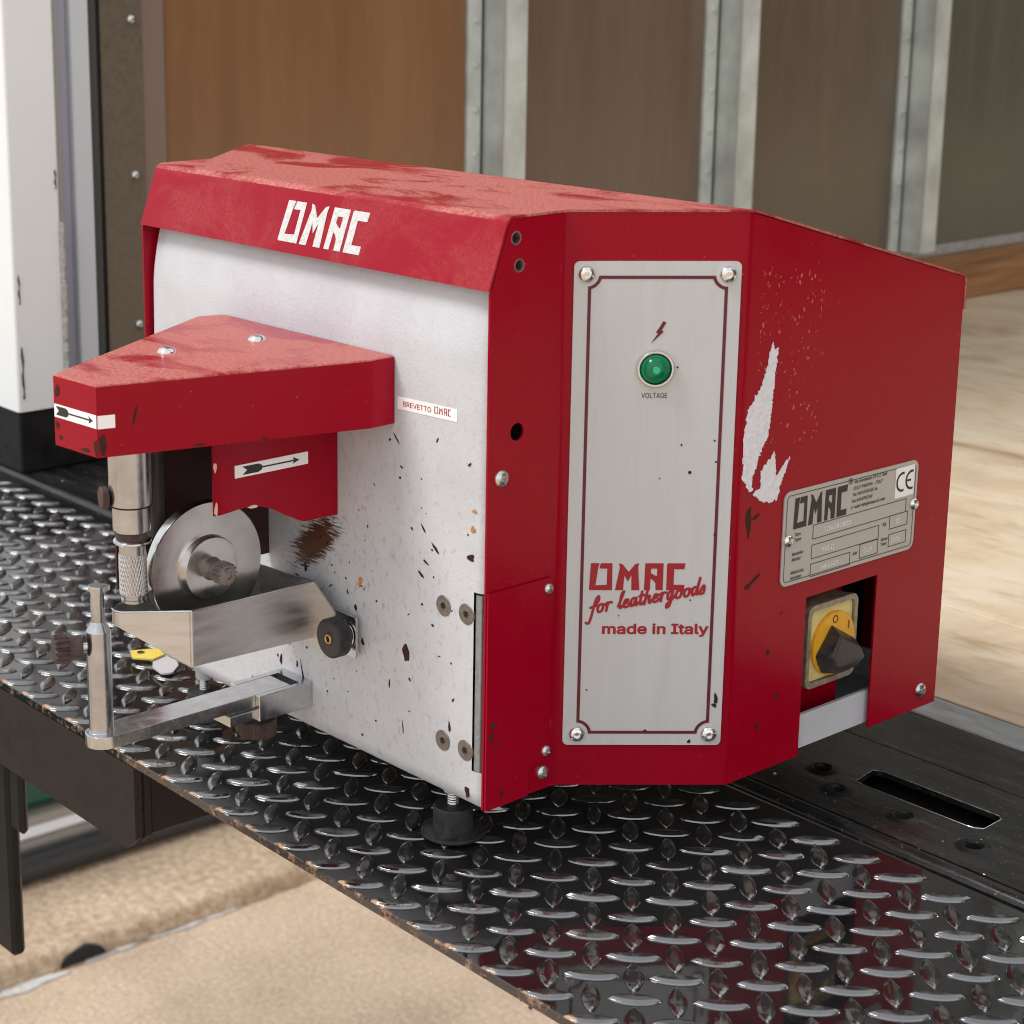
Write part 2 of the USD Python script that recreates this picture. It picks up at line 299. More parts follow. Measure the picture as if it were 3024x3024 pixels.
# black gloss deck paint with dust and worn lug tops, rust along the cut edge
mat('deck_paint', {
    'tc': ('texture_coordinate', {}), 'p': ('principled_bsdf', {'ior': 1.85}),
    'n': ('noise_texture', {'scale': 14, 'detail': 7, 'roughness': .65}), 'c': ('rgb_ramp', {'ramp': [(.35, (.003, .003, .0035)), (.75, (.011, .010, .010))]}),
    'r': ('map_range', {'from_min': .3, 'from_max': .72, 'to_min': .025, 'to_max': .09}), 'f': ('noise_texture', {'scale': 420, 'detail': 3}), 'fr': ('rgb_ramp', {'ramp': [(.69, (0, 0, 0)), (.78, (.20, .20, .20))]}),
    'fm': ('mix_color', {'b': (.30, .27, .23)}), 'bn': ('noise_texture', {'scale': 34, 'detail': 4}), 'b': ('bump', {'strength': .06, 'distance': .002}),
    'g': ('geometry', {}), 's': ('separate_xyz', {}), 'e': ('map_range', {'from_min': -.0893, 'from_max': -.0870, 'to_min': 1, 'to_max': 0, 'clamp': True}),
    'en': ('noise_texture', {'scale': 70, 'detail': 4, 'roughness': .7}), 'er': ('rgb_ramp', {'ramp': [(.53, (0, 0, 0)), (.60, (1, 1, 1))]}), 'em': ('math', {'math_type': 'multiply'}),
    'ec': ('noise_texture', {'scale': 160, 'detail': 3}), 'ecr': ('rgb_ramp', {'ramp': [(.35, (.03, .015, .01)), (.5, (.16, .07, .03)), (.65, (.30, .20, .13))]}), 'm2': ('mix_color', {}), 'rm': ('mix_float', {'b': .7})},
    [('tc.object', 'n.vector'), ('n.fac', 'c.fac'), ('n.fac', 'r.value'), ('tc.object', 'f.vector'), ('f.fac', 'fr.fac'), ('c.color', 'fm.a'), ('fr.color', 'fm.fac'),
     ('tc.object', 'bn.vector'), ('bn.fac', 'b.height'), ('b.normal', 'p.normal'), ('g.position', 's.vector'), ('s.y', 'e.value'), ('tc.object', 'en.vector'), ('en.fac', 'er.fac'),
     ('e.result', 'em.value1'), ('er.color', 'em.value2'), ('tc.object', 'ec.vector'), ('ec.fac', 'ecr.fac'), ('fm.result', 'm2.a'), ('ecr.color', 'm2.b'), ('em.value', 'm2.fac'), ('m2.result', 'p.base_color'),
     ('r.result', 'rm.a'), ('em.value', 'rm.fac'), ('rm.result', 'p.roughness')])
mat('lug_paint', {
    'tc': ('texture_coordinate', {}), 'p': ('principled_bsdf', {'ior': 2.8}), 'g': ('geometry', {}), 's': ('separate_xyz', {}), 'zt': ('map_range', {'from_min': .0019, 'from_max': .00215, 'to_min': 0, 'to_max': 1, 'clamp': True}),
    'n': ('noise_texture', {'scale': 110, 'detail': 5, 'roughness': .7}), 'nr': ('rgb_ramp', {'ramp': [(.48, (.02, .02, .02)), (.68, (.9, .9, .9))]}), 'm': ('math', {'math_type': 'multiply'}),
    'c': ('mix_color', {'a': (.006, .006, .006), 'b': (.15, .14, .125)}), 'ro': ('mix_float', {'a': .06, 'b': .42}), 'io': ('mix_float', {'a': 2.8, 'b': 1.4, 'use_clamp': False}), 'bn': ('noise_texture', {'scale': 300, 'detail': 3}), 'b': ('bump', {'strength': .25, 'distance': .0006}),
    'e': ('map_range', {'from_min': -.0895, 'from_max': -.0878, 'to_min': 1, 'to_max': 0, 'clamp': True}), 'er': ('rgb_ramp', {'ramp': [(.42, (0, 0, 0)), (.5, (1, 1, 1))]}), 'em': ('math', {'math_type': 'multiply'}), 'm2': ('mix_color', {'b': (.40, .22, .12)}), 'me': ('math', {'math_type': 'multiply', 'value2': .6})},
    [('tc.object', 'n.vector'), ('n.fac', 'nr.fac'), ('g.position', 's.vector'), ('s.z', 'zt.value'), ('zt.result', 'm.value1'), ('nr.color', 'm.value2'), ('zt.result', 'io.fac'), ('io.result', 'p.ior'), ('m.value', 'c.fac'), ('zt.result', 'ro.fac'), ('ro.result', 'p.roughness'), ('m.value', 'me.value1'), ('me.value', 'p.metallic'),
     ('tc.object', 'bn.vector'), ('bn.fac', 'b.height'), ('b.normal', 'p.normal'), ('s.y', 'e.value'), ('n.fac', 'er.fac'), ('e.result', 'em.value1'), ('er.color', 'em.value2'), ('c.result', 'm2.a'), ('em.value', 'm2.fac'), ('m2.result', 'p.base_color')])
mat('threshold_paint', {
    'tc': ('texture_coordinate', {}), 'mp': ('mapping', {'scale': (1, 7, 1)}), 'p': ('principled_bsdf', {}), 'n': ('noise_texture', {'scale': 9, 'detail': 8, 'roughness': .7}),
    'c': ('rgb_ramp', {'ramp': [(.44, (.005, .005, .005)), (.62, (.016, .015, .014)), (.76, (.14, .12, .10))]}), 'r': ('map_range', {'from_min': .35, 'from_max': .65, 'to_min': .09, 'to_max': .34}),
    'f': ('noise_texture', {'scale': 300, 'detail': 4, 'roughness': .7}), 'fr': ('rgb_ramp', {'ramp': [(.63, (0, 0, 0)), (.72, (.6, .6, .6))]}), 'm': ('mix_color', {'b': (.33, .28, .22)}),
    'b': ('bump', {'strength': .25, 'distance': .002})},
    [('tc.object', 'mp.vector'), ('mp.vector', 'n.vector'), ('n.fac', 'c.fac'), ('n.fac', 'r.value'), ('r.result', 'p.roughness'), ('tc.object', 'f.vector'), ('f.fac', 'fr.fac'), ('fr.color', 'm.fac'), ('c.color', 'm.a'), ('m.result', 'p.base_color'), ('n.fac', 'b.height'), ('b.normal', 'p.normal')])
simple('beam_brown', (.017, .012, .010), .55, 0, noise=60, var=.35, bump=(180, .25, .001), specular_ior_level=.25)
simple('beam_dark', (.014, .009, .008), .55, 0, noise=60, var=.3, specular_ior_level=.25)
simple('frame_black', (.006, .006, .006), .4, 0, noise=40, var=.4, specular_ior_level=.25)
simple('aluminium', (.42, .43, .43), .42, .7, noise=14, var=.25, stretch=(1, 8, 8))
mat('plywood', {
    'tc': ('texture_coordinate', {}), 'mp': ('mapping', {'scale': (2.6, 3.4, 1), 'rotation': (0, 0, .5)}), 'p': ('principled_bsdf', {'roughness': .5}),
    'w': ('noise_texture', {'scale': 1.3, 'detail': 6, 'roughness': .6, 'distortion': 2.4}), 'c': ('rgb_ramp', {'ramp': [(.26, (.32, .22, .13)), (.38, (.56, .43, .29)), (.52, (.66, .54, .38)), (.72, (.72, .63, .50))]}),
    'g': ('mapping', {'scale': (10, 34, 1), 'rotation': (0, 0, .35)}), 'gn': ('noise_texture', {'scale': 1, 'detail': 6, 'roughness': .7}), 'gr': ('rgb_ramp', {'ramp': [(.32, (.74, .70, .64)), (.48, (.97, .96, .95)), (.7, (1, 1, 1))]}), 'm': ('mix_color', {'blend_type': 'multiply', 'fac': 1.0}), 'b': ('bump', {'strength': .15, 'distance': .002})},
    [('tc.object', 'mp.vector'), ('mp.vector', 'w.vector'), ('w.fac', 'c.fac'), ('tc.object', 'g.vector'), ('g.vector', 'gn.vector'), ('gn.fac', 'gr.fac'), ('c.color', 'm.a'), ('gr.color', 'm.b'), ('m.result', 'p.base_color'), ('gn.fac', 'b.height'), ('b.normal', 'p.normal')])
simple('baseboard_wood', (.26, .13, .055), .45, 0, noise=5, var=.5, stretch=(1, 1, 14))
simple('galvanised', (.56, .60, .56), .45, .25, noise=18, var=.22, bump=(80, .05, .002))
simple('galv_bright', (.60, .62, .60), .35, .6)
for nm, c in (('wall_copper', (.190, .096, .044)), ('wall_brown', (.128, .088, .062)), ('wall_umber', (.108, .084, .058)), ('wall_olive', (.085, .084, .062))):
    simple(nm, c, .24, 0.0, noise=2.2, var=.13, stretch=(1, 9, 1.2), bump=(9, .04, .004), ior=1.7)
simple('rivet_panel', (.13, .105, .08), .35, .3, noise=150, var=.12)
simple('pale_trim', (.20, .15, .125), .4, .2)
simple('white_body', (.76, .78, .77), .28, 0, noise=4, var=.03)
simple('grey_frame', (.30, .31, .29), .5)
simple('violet_frame', (.42, .42, .50), .4)
simple('pale_frame', (.54, .57, .60), .4)
simple('seal_dark', (.045, .048, .046), .5)
simple('sealant', (.48, .48, .45), .6, noise=200, var=.3, bump=(140, .6, .003))
def stone(name, cols, bump=.35, sc=1.0):
    mat(name, {'tc': ('texture_coordinate', {}), 'p': ('principled_bsdf', {'roughness': .85}), 'n': ('noise_texture', {'scale': 70 * sc, 'detail': 6, 'roughness': .7}), 'c': ('rgb_ramp', {'ramp': [(.32, cols[0]), (.5, cols[1]), (.66, cols[2])]}),
               'n2': ('noise_texture', {'scale': 5, 'detail': 5}), 'r2': ('rgb_ramp', {'ramp': [(.35, (.84, .83, .82)), (.6, (1, 1, 1))]}), 'm': ('mix_color', {'blend_type': 'multiply', 'fac': 1.0}), 'b': ('bump', {'strength': bump, 'distance': .004})},
        [('tc.object', 'n.vector'), ('n.fac', 'c.fac'), ('tc.object', 'n2.vector'), ('n2.fac', 'r2.fac'), ('c.color', 'm.a'), ('r2.color', 'm.b'), ('m.result', 'p.base_color'), ('n.fac', 'b.height'), ('b.normal', 'p.normal')])
stone('pavement_tan', ((.40, .29, .205), (.52, .395, .285), (.66, .54, .42)), sc=1.5)
stone('kerb_tan', ((.34, .24, .16), (.51, .38, .26), (.66, .54, .41)), sc=.9)
stone('mortar_white', ((.40, .33, .26), (.55, .54, .52), (.72, .72, .71)), sc=.5)
simple('car_green', (.008, .06, .035), .4)
simple('car_trim', (.88, .88, .88), .25)
simple('car_sill', (.30, .27, .23), .5)

# ================================================================== ground
GZ, KX = -1.20, -2.056
g = bx(KX, 60, -60, 60, GZ - .3, GZ); part('pavement', g, 'pavement_tan', kind='structure', label='tan speckled concrete paving below the tail lift edge', smooth=False)
# raised slab whose worn edge forms a low kerb, with a half-round drain notch
ny = 320; ys = np.linspace(-.7, 2.9, ny)
prof = [(.003, -.25), (.003, .001), (-.002, .018), (-.007, .030), (-.016, .0365), (-.030, .039), (-.075, .040), (-.13, .040), (-.25, .040)]
v = []
for y in ys:
    w = meshkit.fbm([[y * 26, 3.1, 0]], 4, 5)[0] - .5; w2 = meshkit.fbm([[y * 9, 7.7, 0]], 3, 9)[0] - .5
    for k, (x, z) in enumerate(prof):
        d = 1 if k in (2, 3, 4, 5) else (.2 if k < 2 else 0)
        v.append((KX + x + d * (w * .022 + w2 * .012), y, GZ + z + (d * w * .010 if 1 < k < 6 else 0)))
n_ = len(prof); f = []
for i in range(ny - 1):
    for k in range(n_ - 1):
        a = i * n_ + k; f += [(a, a + n_, a + n_ + 1), (a, a + n_ + 1, a + 1)]
part('kerb', trimesh.Trimesh(v, f, process=False), 'kerb_tan', kind='structure', label='worn low kerb edge of the raised tan slab', smooth=40)
part('upper_pavement', bx(-60, KX - .2495, -60, 60, GZ - .3, GZ + .040), 'kerb_tan', kind='structure', label='raised tan slab behind the low kerb', smooth=False)
th = np.linspace(0, math.pi, 14)
hole = ext(Polygon([(.046 * math.cos(t), .027 * math.sin(t)) for t in th]), .03, frame((KX - .0255, .815, GZ + .002), (0, 1, 0), (0, 0, 1)))
part('drain_hole', hole, 'hole_black', label='dark half-round drain hole at the foot of the kerb', cat='drain hole')
mv = []
for (y0, L_, w_) in ((.700, .13, .032), (.845, .06, .012), (.900, .07, .010), (1.02, .08, .014), (1.10, .09, .010), (.97, .05, .008)):
    pl = Polygon([(L_ * .5 * math.cos(t) * (1 + .25 * math.sin(5 * t + y0 * 40)), w_ * .5 * math.sin(t) * (1 + .3 * math.cos(3 * t + y0 * 90))) for t in np.linspace(0, 2 * math.pi, 30)[:-1]])
    mv.append(ext(pl, .003, frame((KX + .004 + w_ * .4, y0, GZ + .0005), (0, 1, 0), (-1, 0, 0))))
part('mortar_smear', mv, 'mortar_white', label='white mortar smears along the foot of the kerb', cat='mortar', kind='stuff')

# low side of a vehicle parked beyond the kerb
car = thing('parked_vehicle', 'green vehicle side with bright white trim and grey sill, low beyond the kerb', 'vehicle', (KX - .262, .2, GZ + .040))
part('rubber_strip', tube([(0.0, y, .028) for y in np.linspace(-1.5, 3.2, 8)], .028, 14), 'rubber', car)
part('sill', bx(-.10, -.024, -1.5, 3.2, .012, .060, .004), 'car_sill', car)
part('trim_rail', bx(-.115, -.034, -1.5, 3.2, .0605, .082, .008), 'car_trim', car)
part('lower_sill', bx(-.12, -.046, -1.5, 3.2, .0825, .101, .003), 'car_sill', car)
part('side_panel', bx(-.6, -.064, -1.5, 3.2, .1015, .42, .02), 'car_green', car)

# ================================================================== tail lift
Y0, Y1 = -0.090, 0.199
lift = thing('tail_lift', 'black diamond-tread steel tail lift platform with rusty front edge under the machine', 'tail lift')
part('platform_plate', bx(-1.7, .75, Y0, Y1, -.006, 0, .0005), 'deck_paint', lift)
RINGS = [(1.0, 1.0, 0.0), (.975, .93, .00085), (.955, .88, .00105), (.80, .46, .00205), (.76, .40, .00214), (.5, .2, .0022)]
def lug_mesh(cx, cy, vert, jit):
    """raised pointed oval: steep rim, sloping shoulder, level top"""
    L, Wd = .0155, .0054
    xs = np.array([-1, -.94, -.84, -.66, -.4, -.13, .13, .4, .66, .84, .94]); prof_ = lambda x: (1 - abs(x) ** 2.1) ** .85
    pts = np.array([(x, -prof_(x)) for x in xs] + [(-x, prof_(x)) for x in xs]); k = len(pts); v, f = [], []
    for a, b, z in RINGS: v += [(x * L * a, y * Wd * b, z) for x, y in pts]
    v.append((0, 0, RINGS[-1][2])); v = np.array(v)
    for i in range(len(RINGS) - 1):
        for j in range(k):
            p, q_ = i * k + j, i * k + (j + 1) % k; f += [(p, q_, q_ + k), (p, q_ + k, p + k)]
    for j in range(k): f.append(((len(RINGS) - 1) * k + j, (len(RINGS) - 1) * k + (j + 1) % k, len(v) - 1))
    f = np.array(f)
    v[:, 2] *= 1 + jit[2] * 600; v[:, 2] += (v[:, 2] > .0015) * (v[:, 0] * jit[3] + v[:, 1] * jit[4])
    v[:, 0] *= 1 + jit[0]; v[:, 1] *= 1 + jit[1]
    if vert: v[:, [0, 1]] = v[:, [1, 0]] * np.array([-1, 1])
    v[:, 0] += cx; v[:, 1] += cy
    return v, f
PITCH = .023; c45 = math.sqrt(.5)
def project(p):
    d = np.asarray(p) - CAM; x, y, z = d @ RX, d @ RD, d @ RF
    return 0.3616 + 1.93231 * x / z, 0.41863 + 1.93231 * y / z, z
lugs = []
for i in range(-60, 40):
    for j in range(-60, 45):
        X, Y = PITCH * i, -PITCH * j
        wx, wy = c45 * (X - Y), c45 * (X + Y)
        if not (-1.68 < wx < .74 and Y0 - .010 < wy < Y1 - .006): continue
        vert = (i + j) % 2 == 0
        jit = (RNG.normal() * .04, RNG.normal() * .05, RNG.normal() * .00012, RNG.normal() * .012, RNG.normal() * .05)
        v, f = lug_mesh(X, Y, vert, jit)
        w = np.stack([c45 * (v[:, 0] - v[:, 1]), c45 * (v[:, 0] + v[:, 1]), v[:, 2]], 1)
        w[:, 1] = np.clip(w[:, 1], Y0 - .0002, Y1)
        if w[:, 1].max() - w[:, 1].min() < .006: continue
        t_ = trimesh.Trimesh(w, f, process=False)
        if t_.face_normals[-1][2] < 0: t_.invert()
        u, vv, z = project((wx, wy, 0)); inside = -.01 < u < 1.01 and -.01 < vv < 1.01
        ml = np.array([wx + .41945, wy + .03008]); hid = (0 < ml[0] < .36 and .06 < ml[1] < .34) or (-.25 < ml[0] < .2 and .12 < ml[1])
        lugs.append((0 if inside and not hid else 1, z, t_))
lugs.sort(key=lambda a: (a[0], a[1]))
for r_, z, t_ in lugs[:300]: part('tread_lug', t_, 'lug_paint', lift, smooth=32)
part('far_tread_lugs', [t_ for _, _, t_ in lugs[300:]], 'lug_paint', lift, smooth=32, kind='stuff')
# rusty burrs along the cut front edge
bur = []
for k in range(150):
    x = -.75 + k * .0064 + RNG.normal() * .004; r_ = abs(RNG.normal()) * .0004 + .0003
    s_ = trimesh.creation.icosphere(1, 1.0); s_.apply_scale((r_ * 2.0, r_ * .9, r_ * 1.3)); s_.apply_translation((x, Y0 + .0001, -.003 + RNG.normal() * .0014)); bur.append(s_)
simple('burr_rust', (.085, .045, .026), .6, .2, noise=60, var=.95)
part('edge_burrs', bur, 'burr_rust', lift, smooth=True, kind='stuff')
XE = -.357
part('front_beam', ext(Polygon([(-1.7, -.0065), (XE, -.0065), (XE, -.060), (XE - .012, -.0705), (-1.7, -.0705)]), .006, frame((0, -.084, 0), (1, 0, 0), (0, 0, 1))), 'beam_brown', lift, smooth=False)
part('front_beam_liner', ext(Polygon([(-1.7, -.0065), (XE + .003, -.0065), (XE + .003, -.058), (XE - .006, -.066), (-1.7, -.066)]), .005, frame((0, -.0785, 0), (1, 0, 0), (0, 0, 1))), 'beam_dark', lift, smooth=False)
part('cross_beam', bx(XE - .004, XE + .0015, -.0775, .19, -.058, -.0065, .0005), 'beam_dark', lift)
part('bevel_weld', tube([(XE - .001, -.0845, z) for z in np.linspace(-.008, -.058, 14)] , [.0022 + .0006 * math.sin(k * 2.3) for k in range(14)], 8), 'beam_dark', lift)
part('lift_arm', bx(-.75, -.572, -.078, -.066, -.248, -.068, .003), 'frame_black', lift)
part('arm_bracket', bx(-.572, -.553, -.076, -.068, -.135, -.072, .003), 'frame_black', lift)
part('brace', ext(Polygon([(-.70, -.11), (-.56, -.11), (-.40, -.03), (-.40, -.008), (-.70, -.008)]), .012, frame((0, .02, 0), (1, 0, 0), (0, 0, 1))), 'frame_black', lift, smooth=False)

# ================================================================== truck
truck = thing('box_truck', 'rear of a white box truck with plywood floor and brown panelled side wall', 'truck')
TX0, TX1 = -1.0575, 1.2
# threshold plate with rounded nose, slot and dimpled holes
slot = Polygon([(-.0205, .2655), (-.0245, .289), (-.018, .2925), (.071, .2935), (.075, .290), (.0765, .270), (.072, .2662), (.066, .2650), (-.012, .2640)])
holes = [(-.0193, .2433), (.0337, .2441), (.0878, .2424), (-.0469, .2632), (-.10, .244), (.1408, .2432), (.194, .244)]
top = sbox(-2.2, .215, TX1, .3285)
for hx, hy in holes: top = top.difference(Point(hx, hy).buffer(.0052, quad_segs=8))
top = top.difference(slot)
part('threshold_plate', ext(top, .004), 'threshold_paint', truck, smooth=False)
part('threshold_nose', tube([(x, .2105, -.0022) for x in (-2.2, -1, 0, TX1)], .0066, 16), 'threshold_paint', truck)
part('threshold_strip', bx(-2.2, TX1, .3300, .3960, -.02, .0035, .001), 'threshold_paint', truck)
part('seam_dirt', bx(-2.2, TX1, .3285, .3300, -.02, .0030), 'chip_primer', truck, smooth=False) if False else None
part('under_frame', bx(-2.2, TX1, .2180, .3284, -.05, -.0125), 'hole_black', truck, smooth=False)
for hx, hy in holes:
    part('dimple_ring', lathe([(.0052, -.010), (.0054, .0030), (.0060, .0052), (.0072, .0056), (.0088, .0047), (.0112, .00405), (.0118, .0038)], (hx, hy, 0), n=28), 'frame_black', truck, smooth=60)
wl = []
sc_ = np.array(slot.exterior.coords)[:-1]
part('slot_rim', tube(np.vstack([np.c_[sc_, np.full(len(sc_), .0040)], [[sc_[0][0], sc_[0][1], .0040]]]), .00030, 6), 'zinc', truck)
part('aluminium_sill', bx(-2.2, TX1, .3975, .4320, -.02, .0045, .0012), 'aluminium', truck)
part('sill_groove', bx(-2.2, TX1, .4325, .4375, -.02, .0005), 'hole_black', truck, smooth=False)
part('floor_sheet', bx(-1.085, TX1, .4380, .6162, -.02, .003, .0006), 'plywood', truck)
part('floor_sheet', bx(-1.085, TX1, .6182, 1.83, -.02, .003, .0006), 'plywood', truck)
part('floor_sheet', bx(-1.085, TX1, 1.831, 4.2, -.02, .003, .0006), 'plywood', truck)
# rear corner column
part('corner_column', ext(rounded(Polygon([(-1.32, .206), (-1.0575, .206), (-1.0575, .2635), (-1.32, .2635)]), .004), 2.1, z=.071), 'white_body', truck)
part('corner_base', bx(-1.32, -1.0590, .2075, .40, .0042, .0708, .002), 'frame_black', truck)
part('column_edge_strip', bx(-1.09, -1.0640, .2640, .2715, .0045, 2.1, .0008), 'grey_frame', truck)
part('door_channel', bx(-1.10, -1.0760, .2718, .2880, .0045, 2.1, .001), 'violet_frame', truck)
part('door_profile', bx(-1.10, -1.0680, .2882, .3105, .0045, 2.1, .0012), 'pale_frame', truck)
part('door_seal', bx(-1.10, -1.0730, .3108, .3230, .0045, 2.1, .002), 'seal_dark', truck)
part('door_seal', bx(-1.10, -1.0790, .3232, .3290, .0045, 2.1, .001), 'hole_black', truck)
rp = part('rivet_panel', bx(-1.10, -1.0770, .3292, .3800, .0045, 2.1, .0006), 'rivet_panel', truck)
for z in (.143, .305, .468, .631):
    part('dome_rivet', lathe([(.0052, 0), (.0050, .0012), (.0040, .0030), (.0022, .0042), (0, .0046)], (-1.0770, .3665, z), (1, 0, 0), 20), 'zinc', rp, smooth=60)
part('panel_trim', bx(-1.10, -1.0790, .3803, .4085, .0045, 2.1, .0006), 'pale_trim', truck)
sl = []
for z in np.arange(.09, .262, .0045):
    r_ = .0022 + .0014 * random.random(); s_ = trimesh.creation.icosphere(1, 1.0); s_.apply_scale((r_, r_, .005)); s_.apply_translation((-1.0572 + .0008 * random.random(), .2632 + .001 * random.random(), z)); sl.append(s_)
part('sealant_bead', sl, 'sealant', truck, smooth=True)
# wall posts, panels, rail and baseboard
XW = -1.082
posts = [(.8405, .866), (1.2600, 1.286), (1.6790, 1.704), (2.098, 2.124), (2.518, 2.544), (2.94, 2.965)]
names_ = ['wall_copper', 'wall_brown', 'wall_umber', 'wall_olive', 'wall_olive', 'wall_umber', 'wall_olive']
y_prev = .4090
for k, (ya, yb) in enumerate(posts + [(4.2, 4.2)]):
    part('wall_panel', bx(-1.10, XW - .004, y_prev, ya - .0005, .0955, 2.1), names_[k], truck, smooth=False)
    y_prev = yb + .062
    if k == len(posts): break
    post = part('wall_post', ext(Polygon([(ya, XW), (yb, XW), (yb + .001, XW + .0365), (yb + .0375, XW + .0365), (yb + .0385, XW), (yb + .0615, XW), (yb + .0615, XW - .012), (ya, XW - .012)]), 2.0, frame((0, 0, .0955), (0, 1, 0), (1, 0, 0), (0, 0, 1))), 'galvanised', truck, smooth=False)
    part('web_groove', bx(XW + .0001, XW + .0009, yb - .0042, yb - .0008, .0956, 2.09), 'seal_dark', post, smooth=False)
    part('bright_edge', bx(XW + .0358, XW + .0375, yb + .0002, yb + .0028, .0956, 2.09), 'galv_bright', post, smooth=False)
    for z in np.arange(.135 + .004 * k, .62, .0535):
        part('rivet', lathe([(.0046, 0), (.0043, .0014), (.0027, .0028), (0, .0034)], (XW, ya + .0130, z), (1, 0, 0), 12), 'galvanised', post, smooth=60)
rail = part('wall_rail', bx(-1.10, XW - .0015, .4090, 4.2, .0790, .0952, .001), 'aluminium', truck)
for y in np.arange(.95, 3.2, .0605):
    part('rivet', lathe([(.0040, 0), (.0036, .0012), (.0022, .0024), (0, .0029)], (XW - .0015, y, .0872), (1, 0, 0), 12), 'aluminium', rail, smooth=60)
part('baseboard', bx(-1.10, XW + .002, .4090, 4.2, .0035, .0785, .003), 'baseboard_wood', truck)
part('front_bulkhead', bx(-1.10, TX1, 4.2, 4.25, 0, 2.1), 'wall_umber', truck, smooth=False)
part('right_wall', bx(TX1, TX1 + .04, .40, 4.2, 0, 2.1), 'wall_copper', truck, smooth=False)
part('right_corner_column', bx(TX1 - .02, TX1 + .20, .206, .3995, 0, 2.1, .006), 'white_body', truck)
for x_, y_, l_, w_, o_ in ((-1.0573, .2125, .055, .0014, .085), (-1.0573, .2120, .030, .0010, .185), (-1.0573, .2590, .020, .0012, .30)):
    part('scuff', tube([(x_, y_ + .0006 * math.sin(k * 1.7), o_ + l_ * k / 7) for k in range(8)], [w_ * (.4 + .6 * abs(math.sin(k * 2.1 + 1))) for k in range(8)], 6), 'dark_iron', truck)

# ================================================================== the machine
W, dA, dw, dB, D, H, Hr, zb, Hh = .3501, .0568, .0671, .0807, .3526, .3993, .3393, .0475, .3601
Wc, bC = W + dw, dA + dB
mc = thing('edge_inking_machine', 'red and white bench-top leather edge inking machine with steel wheel, on the tread platform', 'machine', (-.41945, -.03008, 0), 1.285)
FA = frame((W, 0, 0), (0, 1, 0), (0, 0, 1)); FC = frame((Wc, 0, 0), (0, 1, 0), (0, 0, 1)); FW = frame((0, 0, 0), (1, 0, 0), (0, 0, 1))
Bd = np.array([dw, dB, 0]) / math.hypot(dw, dB); FB = frame((W, dA, 0), Bd, (0, 0, 1))
def big_prism(prof, x0=-.12, x1=.47):
    """(b, z) profile carried along a"""
    return mf(ext(Polygon(prof), x1 - x0, frame((x0, 0, 0), (0, 1, 0), (0, 0, 1))))
# folded side sheets
plan = fillet([(W, -.0018), (W, dA), (Wc, bC), (Wc, D)], .0035, 6); plan_l = np.c_[W - plan[:, 0], plan[:, 1]]
sil = [(-.002, zb), (-.002, .3565), (.0128, .39855), (bC, .39855), (D, .3385), (D, zb)]
def sheet(pl, side):
    ring = LineString(pl).buffer(.0015, cap_style=2, join_style=1, single_sided=True)
    if ring.area < 1e-6 or ring.is_empty: ring = LineString(pl).buffer(-.0015, cap_style=2, single_sided=True)
    return mf(ext(ring, .46, z=0)) ^ big_prism(sil)
s_r = sheet(plan, 1)
def cutter(poly, T, d0=-.02, d1=.02): return mf(ext(poly, d1 - d0, T, d0))
s_r -= cutter(sbox(.2072, .03, .2792, .1528), FC)
for (y, z, r_) in ((.0172, .3873, .0030), (.0200, .3716, .0030), (.0206, .2754, .0052)): s_r -= cutter(Point(y, z).buffer(r_, quad_segs=10), FA)
s_l = sheet(plan_l, -1) - mf(bx(-.02, .03, -.02, .012, 0, .064))
side = part('side_cover', s_r, 'red_paint', mc, smooth=40)
part('side_cover', s_l, 'red_paint', mc, smooth=40)
# inside blackness behind holes and cut-out: the chassis
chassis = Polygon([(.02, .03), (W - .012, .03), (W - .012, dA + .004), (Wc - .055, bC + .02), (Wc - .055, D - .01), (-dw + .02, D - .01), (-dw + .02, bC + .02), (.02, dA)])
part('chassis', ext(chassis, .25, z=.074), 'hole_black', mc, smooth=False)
part('rear_panel', bx(-dw + .001, Wc - .001, D - .002, D - .0004, zb, .338), 'red_paint', mc, smooth=False)
# top hood: bent sheet
hp = fillet([(-.0032, Hh - .0012), (.0115, H), (bC + .002, H), (D + .0008, Hr), (D + .0008, Hr - .022)], .0040, 6)
band = LineString(hp).buffer(.0007, cap_style=2, join_style=1)
foot = Polygon([(.0004, -.02), (W + .0004, -.02), (W + .0004, dA), (Wc + .0006, bC), (Wc + .0006, D + .01), (-dw - .0006, D + .01), (-dw - .0006, bC), (-.0004, dA)])
hood_m = big_prism(list(band.exterior.coords)[:-1]) ^ mf(ext(foot, .6, z=0))
# split the sheet: front lip has only a film of dust, the flat top lies thick with it
cutp = big_prism([(-.02, .30), (-.02, .5), (.0100, .5), (.0100, .30)])
top_m, lip_m = hood_m - cutp, hood_m ^ cutp
hood = part('top_hood', top_m, 'red_dusty', mc, smooth=40, label='dusty red sheet metal top hood')
lip = part('hood_lip', lip_m, 'red_film', hood, smooth=40)
hn = np.array([H - (Hh - .0012), 0]); u_ = np.array([.0115 + .0032, H - Hh + .0012]); u_ /= np.linalg.norm(u_)
FH = frame((0, -.0032 - .0008 * u_[1], Hh - .0012 + .0008 * u_[0]), (1, 0, 0), (0, u_[0], u_[1]))
part('logo_lettering', logo_mesh(FH, .1535, .0068, .0810, .0262, shear=.0), 'hood_print', lip, smooth=False)
